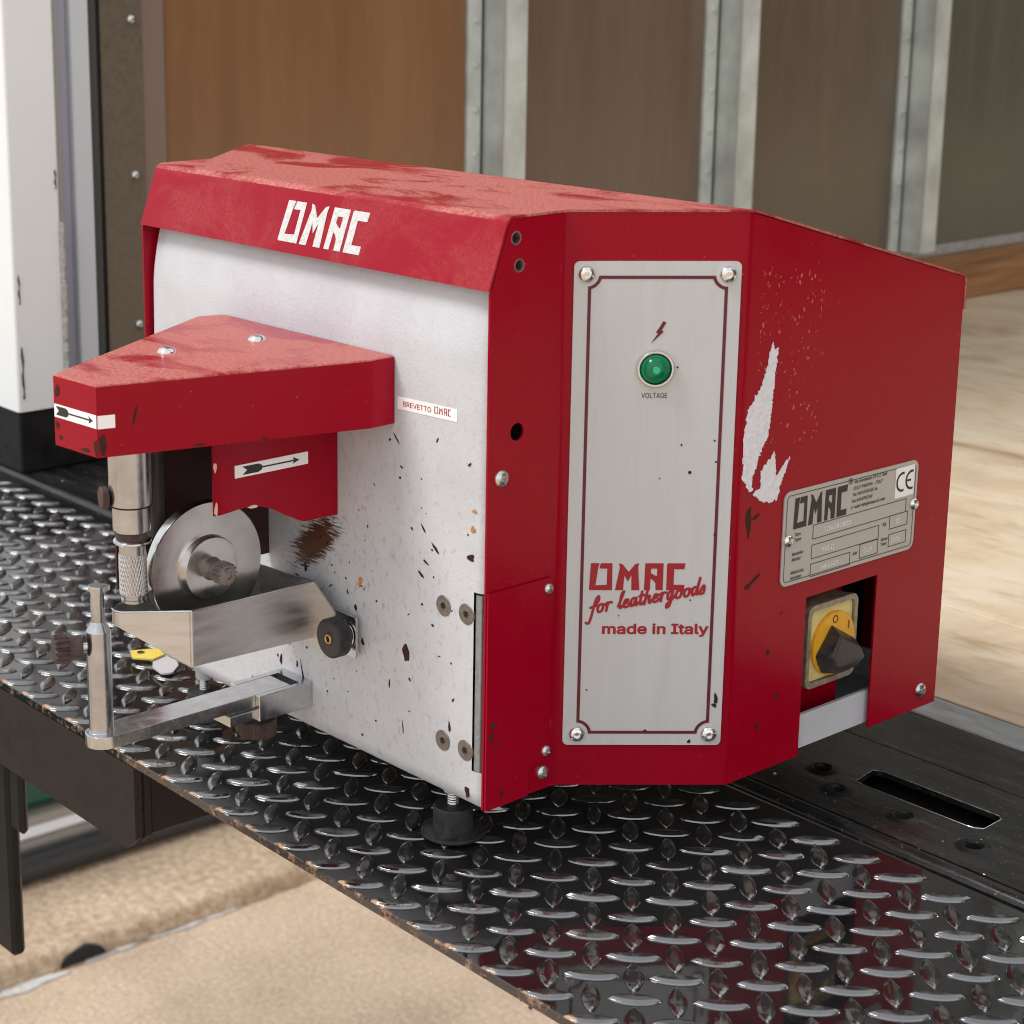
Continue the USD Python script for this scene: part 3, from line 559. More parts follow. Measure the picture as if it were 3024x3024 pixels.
# white front panel with rounded rim, leaning top and rolled bottom
na, nz = 150, 150
A0, A1, Z0, Z1 = .0018, .3482, .0412, .3640
au = np.r_[np.linspace(A0, A0 + .012, 14), np.linspace(A0 + .012, A1 - .012, na - 28)[1:-1], np.linspace(A1 - .012, A1, 14)]
zu = np.r_[np.linspace(Z0, Z0 + .018, 18), np.linspace(Z0 + .018, Z1, na - 18)[1:]]
def rim(t, r): t = np.clip(t, 0, r); return r - np.sqrt(np.maximum(r * r - (r - t) ** 2, 0))
AA, ZZ = np.meshgrid(au, zu, indexing='ij')
BB = np.maximum(rim(AA - A0, .0055), rim(A1 - AA, .009)) + rim(ZZ - Z0, .014)
tz = np.clip((ZZ - .318) / .05, 0, 1); BB += .010 * tz ** 1.6
edge_d = np.minimum(AA - A0, A1 - AA); BB += .0022 * np.exp(-((edge_d - .004) / .010) ** 2) * np.clip((ZZ - .20) / .12, 0, 1)
nx_, nz_ = AA.shape; v = np.stack([AA, BB, ZZ], -1).reshape(-1, 3); f = []
for i in range(nx_ - 1):
    for j in range(nz_ - 1):
        if au[i] > .3375 and .0665 < zu[j] < .1790: continue
        a, b = i * nz_ + j, (i + 1) * nz_ + j; f += [(a, b, b + 1), (a, b + 1, a + 1)]
front = trimesh.Trimesh(v, f, process=False); front.remove_unreferenced_vertices()
fp = part('front_panel', front, 'white_paint', mc, smooth=True, label='white textured front panel flecked with ink and brown stains')
part('front_backing', bx(A0 + .001, A1 - .006, .0165, .019, Z0 + .012, .352), 'hole_black', mc, smooth=False)
part('edge_bar', bx(.3382, .3435, .0012, .012, .0670, .1785, .0004), 'bar_grey', fp)
# base tray, white, seen under the right cover
_bt = rounded(Polygon([(.004, .018), (W - .004, .018), (W - .004, dA), (Wc - .0045, bC), (Wc - .0045, D - .004), (-dw + .0045, D - .004), (-dw + .0045, bC), (.004, dA)]), .002)
part('base_tray', [ext(_bt.difference(_bt.buffer(-.0025)), .0225, z=.0495), ext(_bt.buffer(-.0026), .002, z=.0496)], 'white_paint', mc)
# lower cover plate on the narrow side with step
cov = Polygon([(-.0012, zb - .0005), (.0335, zb + .0000), (.0335, .0640), (.0370, .0665), (.0500, .0668), (.0508, .1820), (.0480, .1825), (-.0012, .1826)])
low = part('lower_cover', ext(cov, .0014, FA, .0002), 'red_paint', mc, smooth=False)
def domed(r, h, kind, T, n=30):
    b = mf(lathe([(0, -.0004), (r, -.0004), (r, h * .15), (r * .93, h * .45), (r * .75, h * .78), (r * .45, h * .96), (0, h)], n=n))
    if kind == 'hex': b -= mf(ext(Polygon([(r * .42 * math.cos(k * math.pi / 3), r * .42 * math.sin(k * math.pi / 3)) for k in range(6)]), h, z=h * .35))
    if kind == 'cross':
        for c in (sbox(-r * .62, -r * .14, r * .62, r * .14), sbox(-r * .14, -r * .62, r * .14, r * .62)): b -= mf(ext(c, h, z=h * .5))
    t = tm(b); t.apply_transform(T); return t
def on(F, x, y, z=0.0, rot=0.0):
    L = np.eye(4); L[:3, 3] = (x, y, z); R_ = np.eye(4); R_[0, 0] = R_[1, 1] = math.cos(rot); R_[0, 1] = -math.sin(rot); R_[1, 0] = math.sin(rot)
    return F @ L @ R_
part('screw', domed(.0052, .0030, 'cross', on(FA, .0088, .2498, 0, .4)), 'zinc', side, smooth=40)
part('screw', domed(.0034, .0024, 'cross', on(FA, .0473, .1760, .0016, .2)), 'zinc', low, smooth=40)
part('screw', domed(.0034, .0024, 'cross', on(FA, .0480, .0728, .0016, .9)), 'zinc', low, smooth=40)
part('screw', domed(.0044, .0028, 'cross', on(FA, .0465, .0588, .0004, .5)), 'zinc', side, smooth=40)
part('screw', domed(.0050, .0028, 'cross', on(FC, .3349, .0602, 0, .3)), 'zinc', side, smooth=40)
for (y, z) in ((.0172, .3873), (.0200, .3716)):
    part('threaded_hole', lathe([(.0030, -.006), (.0028, -.0005), (.0034, .0003), (.0040, .0001)], FA[:3, 3] + np.array([0, y, z]), (1, 0, 0), 24), 'dark_screw', side, smooth=60)
for a, z in ((.3118, .1650), (.3318, .1651), (.3122, .0795), (.3322, .0796)):
    b = mf(lathe([(0, -.001), (.0064, -.001), (.0064, .0003), (.0061, .0006), (0, .0006)], n=36))
    for k in range(3): 
        c = affinity.rotate(sbox(-.0024, -.0007, .0024, .0007), k * 60, origin=(0, 0)); b -= mf(ext(c, .003, z=-.0006))
    t = tm(b); t.apply_transform(on(FW, a, z, 0, a * 50)); cs_ = part('countersunk_screw', t, 'dark_screw', fp, smooth=30)
    part('screw_socket', ext(Point(0, 0).buffer(.0022), .0001, on(FW, a, z, .00012)), 'hole_black', cs_, smooth=False)
# white tape reading BREVETTO
tp = part('patent_sticker', ext(Polygon([(.2688, .2774), (.3219, .2790), (.3219, .2866), (.2690, .2852)]), .00015, FW, .0001), 'sticker_white', fp, smooth=False)
part('sticker_lettering', text('BREVETTO', .0030, T=FW @ on(np.eye(4), .2740, .2799, .0003, .03), width=.0250, bold=False), 'ink_red', tp, smooth=False)
_l = LOGO.difference(LOGO.buffer(-.085)) if False else LOGO.buffer(-.055)
part('sticker_lettering', ext(affinity.affine_transform(_l, [.0148 / 3.56, 0, 0, .0046, 0, 0]), .00012, on(FW, .3020, .2806, .0003, .03)), 'ink_red', tp, smooth=False)
# paint chips and blobs of old ink on the white panel
def blob(cx, cz, rx, rz, rot=0, seed=0, k=16):
    r = np.random.default_rng(seed); ph = r.uniform(0, 6.28, 3)
    p = [(rx * math.cos(t) * (1 + .22 * math.sin(2 * t + ph[0]) + .16 * math.sin(3 * t + ph[1])), rz * math.sin(t) * (1 + .2 * math.cos(3 * t + ph[2]))) for t in np.linspace(0, 2 * math.pi, k + 1)[:-1]]
    return affinity.translate(affinity.rotate(Polygon(p).buffer(0), rot, origin=(0, 0)), cx, cz)
ch = [blob(.2779, .1252, .0032, .0055, 0, 1), blob(.3361, .2285, .0034, .0018, 10, 2), blob(.3369, .2083, .0030, .0033, 0, 4), blob(.3350, .2003, .0036, .0020, 8, 5), blob(.3350, .1940, .0038, .0019, 12, 6),
      blob(.3345, .0537, .0022, .0034, 0, 7), blob(.304, .1985, .0036, .0010, -38, 8), blob(.291, .1795, .0034, .0009, -35, 9), blob(.2955, .1880, .0028, .0007, -30, 10), blob(.293, .2085, .0028, .0007, -50, 11),
      blob(.305, .2650, .0016, .0006, 60, 12), blob(.333, .2560, .0020, .0006, 40, 13), blob(.268, .2590, .0046, .0005, -48, 14), blob(.262, .257, .0012, .0007, 50, 15), blob(.321, .1080, .0016, .0007, 60, 16),
      blob(.302, .1500, .0015, .0007, -20, 17), blob(.236, .1210, .0012, .0026, 15, 18), blob(.190, .1310, .0014, .0030, 4, 19), blob(.318, .0900, .0009, .0034, 5, 20), blob(.345, .167, .0028, .0006, 0, 21)]
for k in range(46):
    ch.append(blob(.20 + abs(RNG.normal()) * .07 + .01 * RNG.normal(), .055 + RNG.random() * .19, .0003 + .0010 * RNG.random(), .0003 + .0006 * RNG.random(), RNG.uniform(-60, 60), 100 + k, 9))
ch += [Polygon([(.1712, .0915), (.1738, .0785), (.1757, .0785)]), blob(.1505, .0850, .0014, .0036, 0, 201), blob(.1470, .0868, .0007, .0012, 0, 202), blob(.1680, .0865, .0010, .0022, 0, 203), blob(.1600, .1010, .0006, .0030, 0, 204), blob(.1180, .0630, .0010, .0008, 0, 205),
       blob(.178, .1560, .0016, .0030, 10, 206), blob(.170, .1480, .0030, .0006, -20, 207), blob(.2040, .1500, .0022, .0005, 30, 208), blob(.229, .142, .0011, .0022, 12, 209), blob(.221, .1500, .0007, .0016, 20, 210), blob(.275, .0760, .0004, .0042, 8, 211), blob(.262, .1010, .0006, .0028, -6, 212)]
ch = [c for c in ch if c.bounds[2] < .3385 and c.bounds[0] > .01]
part('ink_blobs', ext(unary_union(ch), .00018, FW, .00005), 'chip_brown', fp, smooth=False, kind='stuff')
part('rust_chips', ext(unary_union([blob(.3366, .2178, .0017, .0020, 0, 30), blob(.2335, .1600, .0018, .0036, -10, 31), blob(.3375, .2290, .0018, .0009, 0, 32)]), .00022, FW, .00006), 'chip_orange', fp, smooth=False, kind='stuff')
scr = tube([(.2455 + .002 * math.sin(t * 3), -.0001, .345 - .022 * t) for t in np.linspace(0, 1, 10)], .00022, 5)
scr.vertices[:, 1] += np.interp(scr.vertices[:, 2], [.318, .368], [0, .0095]); part('scratch', scr, 'dark_iron', fp)

# ---- control plate on the angled face
pl = rrect(.0048, .0742, .1006, .3705, .0032)
plate = part('control_plate', ext(pl, .0012, FB, .0002), 'silver_plate', mc, smooth=False, label='brushed silver control plate with red border line and four corner screws')
PZ = .0015
pscr = [(.0120, .3630), (.0930, .3630), (.0133, .0814), (.0932, .0814)]
outer = sbox(.0129, .0815, .0932, .3622); cs = [(.0120, .3630), (.0932, .3630), (.0129, .0815), (.0932, .0815)]
for c in cs: outer = outer.difference(Point(c).buffer(.0072, quad_segs=8))
inner = outer.buffer(-.0019, join_style=2)
part('border_line', ext(outer.difference(inner), .0001, FB, PZ), 'ink_maroon', plate, smooth=False)
for k, (x, z) in enumerate(pscr): part('plate_screw', domed(.0049, .0030, 'hex', on(FB, x, z, PZ, k * .8)), 'chrome', plate, smooth=40)
lo = FB @ np.array([.0530, .3081, PZ, 1]); ln = FB[:3, 2]
lamp = part('lamp_bezel', lathe([(.0098, 0), (.0108, .0006), (.0110, .0020), (.0104, .0030), (.0094, .0030), (.0090, .0020), (.0090, .0)], lo[:3], ln, 48), 'chrome', plate, smooth=50)
part('lamp_lens', lathe([(.0089, .0004), (.0087, .0022), (.0078, .0030), (.0070, .0030), (.0066, .0042), (.0050, .0056), (.0028, .0064), (0, .0066)], lo[:3], ln, 40), 'lamp_green', lamp, smooth=50)
part('lamp_core', lathe([(0, .0067), (.0020, .0067), (.0022, .0064), (.0014, .0060)][::-1], lo[:3], ln, 24), 'lamp_core', lamp, smooth=50)
bolt = Polygon([(.0568, .3358), (.0586, .3350), (.0560, .3302), (.0574, .3297), (.0500, .3225), (.0539, .3286), (.0527, .3292), (.0545, .3318)])
part('bolt_symbol', ext(bolt, .0001, FB, PZ), 'ink_maroon', plate, smooth=False)
part('voltage_lettering', text('VOLTAGE', .0030, at=(.0455, .2904), width=.0150, T=FB @ on(np.eye(4), 0, 0, PZ)), 'ink_black', plate, smooth=False)
part('logo_lettering', logo_mesh(FB @ on(np.eye(4), 0, 0, PZ), .0183, .1730, .0568, .0168), 'ink_red', plate, smooth=False)
def script(words, xh, track):
    """slanted brush script, each glyph a few strokes on an x-height grid"""
    G = {'f': (.75, [[(-.25, -1.0), (.05, -1.15), (.25, -.5), (.40, .6), (.60, 1.7), (.85, 1.95), (.90, 1.5), (.62, 1.1)], [(.05, .72), (.75, .85)]]),
         'o': (.85, [[(.55, .95), (.2, .85), (.08, .4), (.25, .03), (.55, .1), (.68, .55), (.50, .95), (.78, .82), (.92, .85)]]),
         'r': (.75, [[(.0, .75), (.22, 1.0), (.22, .5), (.18, .0)], [(.22, .6), (.45, .98), (.70, .92)]]),
         'l': (.50, [[(.0, .3), (.35, 1.5), (.45, 2.0), (.25, 1.8), (.15, .6), (.25, .05), (.52, .3)]]),
         'e': (.72, [[(.05, .45), (.45, .62), (.50, .92), (.25, .95), (.08, .5), (.22, .04), (.50, .08), (.74, .4)]]),
         'a': (.90, [[(.62, .85), (.3, .98), (.06, .5), (.18, .04), (.42, .2), (.64, .95), (.60, .2), (.72, .05), (.92, .35)]]),
         't': (.58, [[(.25, 1.6), (.18, .6), (.22, .08), (.40, .05), (.60, .35)], [(-.02, 1.05), (.52, 1.12)]]),
         'h': (.86, [[(.28, 2.0), (.12, .9), (.05, .0)], [(.08, .4), (.35, .95), (.55, .85), (.52, .2), (.64, .05), (.88, .35)]]),
         'g': (.88, [[(.60, .88), (.3, .98), (.08, .5), (.2, .06), (.45, .25), (.62, .95), (.55, .0), (.40, -.75), (.12, -.9), (.10, -.55), (.55, -.1), (.90, .35)]]),
         'd': (.92, [[(.60, .88), (.3, .98), (.06, .5), (.18, .04), (.45, .2), (.66, 1.1), (.78, 2.0), (.62, .3), (.72, .05), (.92, .35)]]),
         's': (.62, [[(.0, .35), (.35, 1.0), (.45, .6), (.42, .15), (.15, .02), (.02, .15)]]), ' ': (.62, [])}
    x, out = 0.0, []
    for c in words:
        adv, strokes = G[c]
        for st in strokes:
            p = np.array(st, float); t = np.arange(len(p)); tt = np.linspace(0, len(p) - 1, (len(p) - 1) * 5 + 1)
            from scipy.interpolate import PchipInterpolator
            q2 = np.c_[PchipInterpolator(t, p[:, 0])(tt), PchipInterpolator(t, p[:, 1])(tt)]
            out.append(LineString([((x + a + .28 * b) * xh, b * xh) for a, b in q2]).buffer(.145 * xh, quad_segs=3))
        x += adv + track
    return unary_union(out)
scp = script('for leathergoods', .0051, .06); bb = scp.bounds
scp = affinity.scale(affinity.translate(scp, -bb[0], 0), .0745 / (bb[2] - bb[0]), 1, origin=(0, 0))
part('script_lettering', ext(scp, .0001, FB @ on(np.eye(4), .0153, .1574, PZ + .00015, .187)), 'ink_red', plate, smooth=False)
_t = meshkit.text_mesh('made in Italy', 1.0, .01, True); _f = _t.faces[_t.face_normals[:, 2] > .9]
_p = unary_union([Polygon(_t.vertices[q_][:, :2]) for q_ in _f]).buffer(.018, join_style=2).simplify(.01); _b = _p.bounds
_p = affinity.scale(affinity.translate(_p, -_b[0], 0), .0636 / (_b[2] - _b[0]), .0060, origin=(0, 0))
part('made_in_lettering', ext(_p, .0001, FB @ on(np.eye(4), .0268, .1457, PZ)), 'ink_red', plate, smooth=False)
dots = [(.0660, .3086, .0006), (.0700, .2622, .0006), (.0755, .2456, .0010), (.0893, .2648, .0006), (.0906, .2520, .0006), (.058, .2420, .0004), (.0915, .2075, .0006), (.0788, .1668, .0005), (.0365, .1570, .0004), (.0185, .1098, .0005)]
part('ink_dots', ext(unary_union([Point(x, z).buffer(r_) for x, z, r_ in dots] + [blob(.0966, .1040, .0012, .0034, 8, 51), blob(.0958, .1000, .0010, .0018, 60, 54), blob(.0545, .0835, .0012, .0008, 20, 52), blob(.0815, .0765, .0010, .0012, 0, 53)]), .00015, FB, PZ), 'chip_brown', plate, smooth=False, kind='stuff')

# ---- rating plate on the long side
npl = Polygon([(.1795, .2253), (.3145, .2240), (.3140, .1640), (.1795, .1650)]); npl = rounded(npl, .0055)
rate = part('rating_plate', ext(npl, .0008, FC, .0002), 'name_plate', mc, smooth=False, label='grey metal rating plate with printed fields')
RZ = .0011; TC = FC @ on(np.eye(4), 0, 0, RZ)
lines = [npl.buffer(-.0025).difference(npl.buffer(-.0029))]
def field(x0, z0, x1, z1): r = sbox(x0, z0, x1, z1); lines.append(r.difference(r.buffer(-.0004, join_style=2)))
field(.2085, .1905, .3035, .1998); field(.2080, .1778, .2760, .1870); field(.2078, .1662, .2475, .1748); field(.2570, .1682, .2760, .1778); field(.2868, .1818, .3060, .1910); field(.2868, .1700, .3055, .1785)
part('plate_lines', ext(unary_union(lines), .0001, TC), 'ink_black', rate, smooth=False)
part('logo_lettering', logo_mesh(TC, .1890, .2005, .0520, .0195, .0001), 'ink_black', rate, smooth=False)
part('registered_mark', [ext(Point(.2435, .2215).buffer(.0020).difference(Point(.2435, .2215).buffer(.0016)), .0001, TC), text('R', .0022, .0001, at=(.2428, .2204), T=TC)], 'ink_black', rate, smooth=False)
for k, s_ in enumerate(('Via Germania 29 Z.I. Sud', '35127 PADOVA - ITALY', 'Tel. 049.8705207 ra.', 'Fax 049.8701268', 'E-mail: info@omacsrl.com')):
    part('address_lettering', text(s_, .0021, .0001, shear=.18, at=(.2470 - .0004 * k, .2193 - .0041 * k), width=(.0335, .0300, .0255, .0205, .0345)[k], T=TC), 'ink_black', rate, smooth=False)
for s_, x, z in (('Tipo', .1905, .1958), ('Type', .1905, .1925), ('Modello', .1890, .1835), ('Model', .1890, .1800), ('Matricola', .1885, .1717), ('Number', .1885, .1682), ('Kg.', .2795, .1855), ('Anno', .2785, .1755), ('Year', .2785, .1723), ('kW', .2500, .1717)):
    part('field_lettering', text(s_, .0021, .0001, shear=.18, at=(x, z), T=TC), 'ink_black', rate, smooth=False)
for s_, x, z in (('TINGIBORDO', .2195, .1932), ('990 II', .2180, .1805), ('MA0645', .2185, .1690), ('0.09', .2610, .1712), ('25', .2930, .1845), ('2006', .2890, .1725)):
    part('stamped_lettering', text(s_, .0030, .0001, at=(x, z), T=TC), 'stamped', rate, smooth=False)
ce = part('ce_label', ext(sbox(.2905, .2015, .3105, .2215), .00012, TC), 'sticker_white', rate, smooth=False)
def arc(cx, cz, r, w): return Point(cx, cz).buffer(r, quad_segs=10).difference(Point(cx, cz).buffer(r - w, quad_segs=10)).difference(sbox(cx + r * .25, cz - r * 2, cx + r * 2, cz + r * 2))
part('ce_lettering', ext(unary_union([arc(.2978, .2117, .0066, .0016), arc(.3075, .2117, .0066, .0016), sbox(.3015, .2110, .3068, .2124)]), .0001, TC @ on(np.eye(4), 0, 0, .00013)), 'ink_black', rate, smooth=False)
for x, z in ((.1848, .1942), (.3118, .1945)): part('screw', domed(.0040, .0026, 'cross', on(FC, x, z, .0010, x * 9)), 'chrome', rate, smooth=40)
# torn remains of a white label
def ragged(pts, amp, seed, step=.0012):
    L = LineString(pts + [pts[0]]); r = np.random.default_rng(seed); n = int(L.length / step); out = []
    for s in np.linspace(0, L.length, n, endpoint=False):
        p = L.interpolate(s); out.append((p.x + r.normal() * amp, p.y + r.normal() * amp))
    return Polygon(out).buffer(0)
t1 = ragged([(.1620, .3198), (.1640, .3150), (.1676, .3165), (.1653, .2998), (.1640, .2810), (.1618, .2640), (.1547, .2534), (.1520, .2450), (.1486, .2403), (.1501, .2317), (.1470, .2315), (.1399, .2406), (.1397, .2675), (.1422, .2822), (.1480, .2880), (.1542, .2955)], .0005, 1)
t2 = ragged([(.1685, .2530), (.1702, .2420), (.1710, .2370), (.1830, .2475), (.1790, .2380), (.1745, .2290), (.1731, .2216), (.1605, .2227), (.1503, .2293), (.1571, .2323), (.1564, .2425), (.1620, .2470)], .0005, 2)
part('torn_label', ext(unary_union([t1, t2]), .00025, FC, .0002), 'paper', side, smooth=False)
part('rust_mark', ext(unary_union([blob(.1478, .2135, .0022, .0095, 0, 61), blob(.1545, .2150, .0040, .0012, 25, 62), blob(.156, .1755, .006, .0012, 28, 63), blob(.1500, .1720, .0030, .0016, 0, 66), blob(.183, .094, .0016, .0030, -20, 64), blob(.1830, .1480, .0008, .0008, 0, 65), blob(.172, .125, .0016, .0018, 0, 67), blob(.165, .079, .0012, .0030, 0, 68)]), .00008, FC, .0001), 'chip_brown', side, smooth=False, kind='stuff')
spk = [blob(.150 + .06 * RNG.random() ** 1.4, .255 + .11 * RNG.random(), .0002 + .0008 * RNG.random() ** 2, .0003 + .0016 * RNG.random() ** 2, RNG.uniform(-30, 30), 300 + k, 7) for k in range(170)]
simple('faded_pink', (.50, .10, .10), .6)
part('faded_specks', ext(unary_union(spk), .00006, FC, .0001), 'faded_pink', side, smooth=False, kind='stuff')
part('rust_mark', ext(unary_union([blob(.004, .1000, .0018, .0022, 0, 71), blob(.0025, .0930, .0020, .0022, 0, 72), blob(.007, .088, .0012, .0008, 0, 73), blob(.003, .0875, .001, .0006, 0, 74), blob(.012, .055, .001, .0025, 0, 75)]), .0001, FA, .0017), 'chip_brown', low, smooth=False, kind='stuff')

# ---- recessed rotary switch
xs = Wc - .021
rec = part('switch_recess', bx(xs - .0015, xs, .200, .2710, .0518, .1560), 'red_paint', mc, smooth=False)
FS = frame((Wc, 0, 0), (0, 1, 0), (0, 0, 1))
sw = part('switch_body', bevel_prism(rrect(.2165, .0880, .2660, .1425, .006), -.0205, -.0070, .001, FS), 'switch_rim', mc, label='grimy square switch housing in the cut-out')
part('switch_face', ext(rrect(.2200, .0915, .2630, .1390, .003), .0008, FS, -.0070), 'switch_label', sw, smooth=False)
part('switch_bezel', ext(rrect(.2160, .0875, .2665, .1430, .006).difference(rrect(.2195, .0910, .2635, .1395, .004)), .0030, FS, -.0072), 'switch_rim', sw, smooth=False)
part('switch_dial', lathe([(0, -.0062), (.0212, -.0062), (.0212, -.0040), (.0200, -.0034), (0, -.0034)], (Wc, .2432, .1135), (1, 0, 0), 56), 'switch_yellow', sw)
sk = part('switch_mark', ext(Point(.2425, .1300).buffer(.0027).difference(Point(.2425, .1300).buffer(.0018)), .00012, FS, -.0034), 'ink_maroon', sw, smooth=False)
part('switch_mark', ext(sbox(.2560, .1210, .2572, .1262), .00012, FS, -.0034), 'ink_maroon', sw, smooth=False)
# wedge grip, pointing between 0 and I
def SP(y, z, x): return np.array([Wc + x, y, z])
kp = [SP(.2385, .1270, -.0033), SP(.2625, .1135, -.0033), SP(.2235, .1090, -.0033), SP(.2300, .0965, -.0033), SP(.2560, .0965, -.0033), SP(.2640, .1050, -.0033),
      SP(.2330, .1235, .0085), SP(.2545, .1120, .0085), SP(.2260, .1120, .0090), SP(.2570, .1050, .0100), SP(.2280, .1040, .0100), SP(.2510, .1000, .0090), SP(.2360, .0975, .0060)]
kg = mf(m3.Manifold.hull_points(np.array(kp)))
t = tm(kg.refine_to_length(.0025)); trimesh.smoothing.filter_taubin(t, iterations=4); part('switch_grip', t, 'knob_black', sw, smooth=30)
part('switch_wire', tube([(Wc - .030, .276, .128), (Wc - .024, .278, .120), (Wc - .026, .281, .108)], .0010, 8), 'tag_yellow', mc)

# ---- projecting arm hood
P = [(.1824, -.1836), (.2242, -.1813), (.2672, -.0205), (.2664, -.0006), (.0946, -.0006), (.0900, -.0120), (.0885, -.0200)]
ap = Polygon(P)
solid = bevel_prism(ap, .2680, .3097, .0016)
inn = ext(ap.buffer(-.0016, join_style=2), .0395, z=.2600)
arm_m = mf(solid) - mf(inn)
topcut = mf(bx(-.1, .4, -.3, .1, .3085, .4))
arm = part('arm_hood', arm_m - topcut, 'red_paint', mc, smooth=40)
part('arm_hood_top', arm_m ^ topcut, 'red_dusty', arm, smooth=40, label='dusty top of the red arm hood')
for a, b in ((.1728, -.0995), (.1771, -.0358)): part('dome_screw', lathe([(.0058, 0), (.0056, .0008), (.0044, .0022), (.0022, .0029), (0, .0031)], (a, b, .3097), n=28), 'chrome', arm, smooth=60)
ld = np.array([P[1][0] - P[0][0], P[1][1] - P[0][1], 0]); ld /= np.linalg.norm(ld); FL = frame((P[0][0], P[0][1], 0), ld, (0, 0, 1))
rd = np.array([P[2][0] - P[1][0], P[2][1] - P[1][1], 0]); rd /= np.linalg.norm(rd); FR = frame((P[1][0], P[1][1], 0), rd, (0, 0, 1))
st = part('arrow_sticker', [ext(sbox(.0006, .2848, .0416, .2925), .0002, FL, .0001), ext(sbox(.0004, .2846, .0105, .2922), .0002, FR, .0001)], 'sticker_white', arm, smooth=False)
part('arrow', ext(arrow_poly(.0365, .0052), .0001, FL @ on(np.eye(4), .0022, .2888, .0003)), 'ink_black', st, smooth=False)
part('rust_chips', [ext(unary_union([blob(.003, .280, .0016, .0022, 0, 81), blob(.004, .300, .0022, .0035, 0, 82), blob(.0405, .2735, .0018, .005, 0, 83), blob(.006, .2735, .002, .0012, 0, 84), blob(.03, .2705, .004, .0012, 0, 85)]), .0001, FL, .0001), ext(unary_union([blob(.003, .2755, .0022, .006, 0, 86), blob(.022, .2900, .0008, .006, -14, 87), blob(.06, .2695, .003, .0008, 0, 88), blob(.10, .2690, .002, .0007, 0, 89)]), .0001, FR, .0001)], 'chip_brown', arm, smooth=False, kind='stuff')
part('arm_casting', bx(.150, .200, -.150, -.002, .262, .305, .002), 'dark_iron', arm)
# shield with arched cut-out and back leaf
aS = .2116; FSh = frame((aS - .0014, 0, 0), (0, 1, 0), (0, 0, 1))
archp = Polygon([(-.0945, .2990), (-.0945, .2150), (-.0882, .2150), (-.078, .2160), (-.068, .2165), (-.060, .2150), (-.0525, .2122), (-.0465, .2092), (-.0415, .2060), (-.0362, .2035), (-.031, .2008), (-.0265, .1992), (-.0004, .1988), (-.0004, .2990)])
sh = part('wheel_shield', ext(archp, .0014, FSh), 'red_paint', mc, smooth=False, label='red shield plate with arrow sticker above the wheel')
part('shield_back_leaf', ext(Polygon([(-.1180, .2990), (-.1180, .1560), (-.0004, .1560), (-.0004, .2990)]), .0014, frame((.1376, 0, 0), (0, 1, 0), (0, 0, 1))), 'shield_shade', sh, smooth=False)
s2 = part('arrow_sticker', ext(sbox(-.0791, .2358, -.0237, .2436), .0002, FSh, .0015), 'sticker_white', sh, smooth=False)
part('arrow', ext(arrow_poly(.0430, .0052), .0001, FSh @ on(np.eye(4), -.0735, .2397, .0017)), 'ink_black', s2, smooth=False)
part('paint_chips', ext(unary_union([blob(-.0932, .2450, .0011, .0030, 0, 91), blob(-.0660, .2158, .0040, .0010, 0, 92), blob(-.0931, .2190, .0012, .0040, 0, 93)]), .0001, FSh, .0014), 'chip_primer', sh, smooth=False, kind='stuff')
# spindle with knurled roller
sa, sb = .177, -.1305
sp = part('spindle', lathe([(0, .300), (.0131, .300), (.0131, .2230), (.0127, .2222), (.0108, .2222), (.0108, .2214), (.0114, .2212), (.0114, .2070), (.0110, .2058), (.0094, .2056), (.0094, .2005), (.0103, .2005), (.0114, .1997), (.0116, .1988), (.0111, .1980), (.0081, .1978), (.0081, .1925), (.0081, .1655), (.0070, .1648), (.0070, .1632), (.0077, .1628), (.0077, .1612), (.0070, .1606), (0, .1606)], (sa, sb, 0), (0, 0, 1), 64), 'steel_brushed', mc, smooth=40, label='vertical steel spindle with knurled lower roller')
kn = []
for k in range(30):
    for sgn in (1, -1):
        th = np.linspace(0, .9, 9); ph = k * 2 * math.pi / 30
        kn.append(tube(np.c_[sa + .00822 * np.cos(ph + sgn * th), sb + .00822 * np.sin(ph + sgn * th), .1662 + .0250 * th / .9], .00034, 4))
part('knurling', kn, 'steel_bright', sp, smooth=False, kind='stuff')
part('spindle_groove', lathe([(.0128, .2221), (.0126, .2212), (.0112, .2211)][::-1], (sa, sb, 0), n=48), 'hole_black', sp)
part('neck_grime', lathe([(.0096, .2005), (.0098, .2012), (.0097, .2050), (.0095, .2055)], (sa, sb, 0), n=40), 'knob_rust', sp)
part('guide_rod', cyl(.0052, .192, .300, (.160, -.1015, 0)), 'dark_iron', mc)
part('clamp_bolt', cyl(.0068, .0, .0045, (.170, -.1425, .2265), (-.3, -.95, 0)), 'knob_rust', mc)
# inking wheel
wc = np.array([0, -.0787, .1729]); wx0 = .181
wheel = part('inking_wheel', lathe([(0, -.0085), (.0400, -.0085), (.0412, -.0072), (.0413, -.0010), (.0407, -.0001), (.0300, 0), (.0225, -.0003), (.0206, 0), (.0200, .0042), (.0195, .0048), (.0182, .0048), (.0181, .0046), (0, .0046)], (wx0, wc[1], wc[2]), (1, 0, 0), 96), 'steel_disc', mc, smooth=35, label='polished steel inking wheel')
part('wheel_shaft', lathe([(.0075, .0046), (.0068, .0075), (.0062, .0095), (.0058, .0096), (.0058, .0150), (0, .0150)], (wx0, wc[1], wc[2]), (1, 0, 0), 36), 'dark_screw', wheel)
part('wheel_knob', [gear(.0074, .0011, 16, .0125, .0215, (wx0, wc[1], wc[2]), (1, 0, 0)), lathe([(.0046, .0215), (.0042, .0222), (.0026, .0222), (.0022, .0205), (0, .0205)], (wx0, wc[1], wc[2]), (1, 0, 0), 24)], 'dark_screw', wheel, smooth=30)
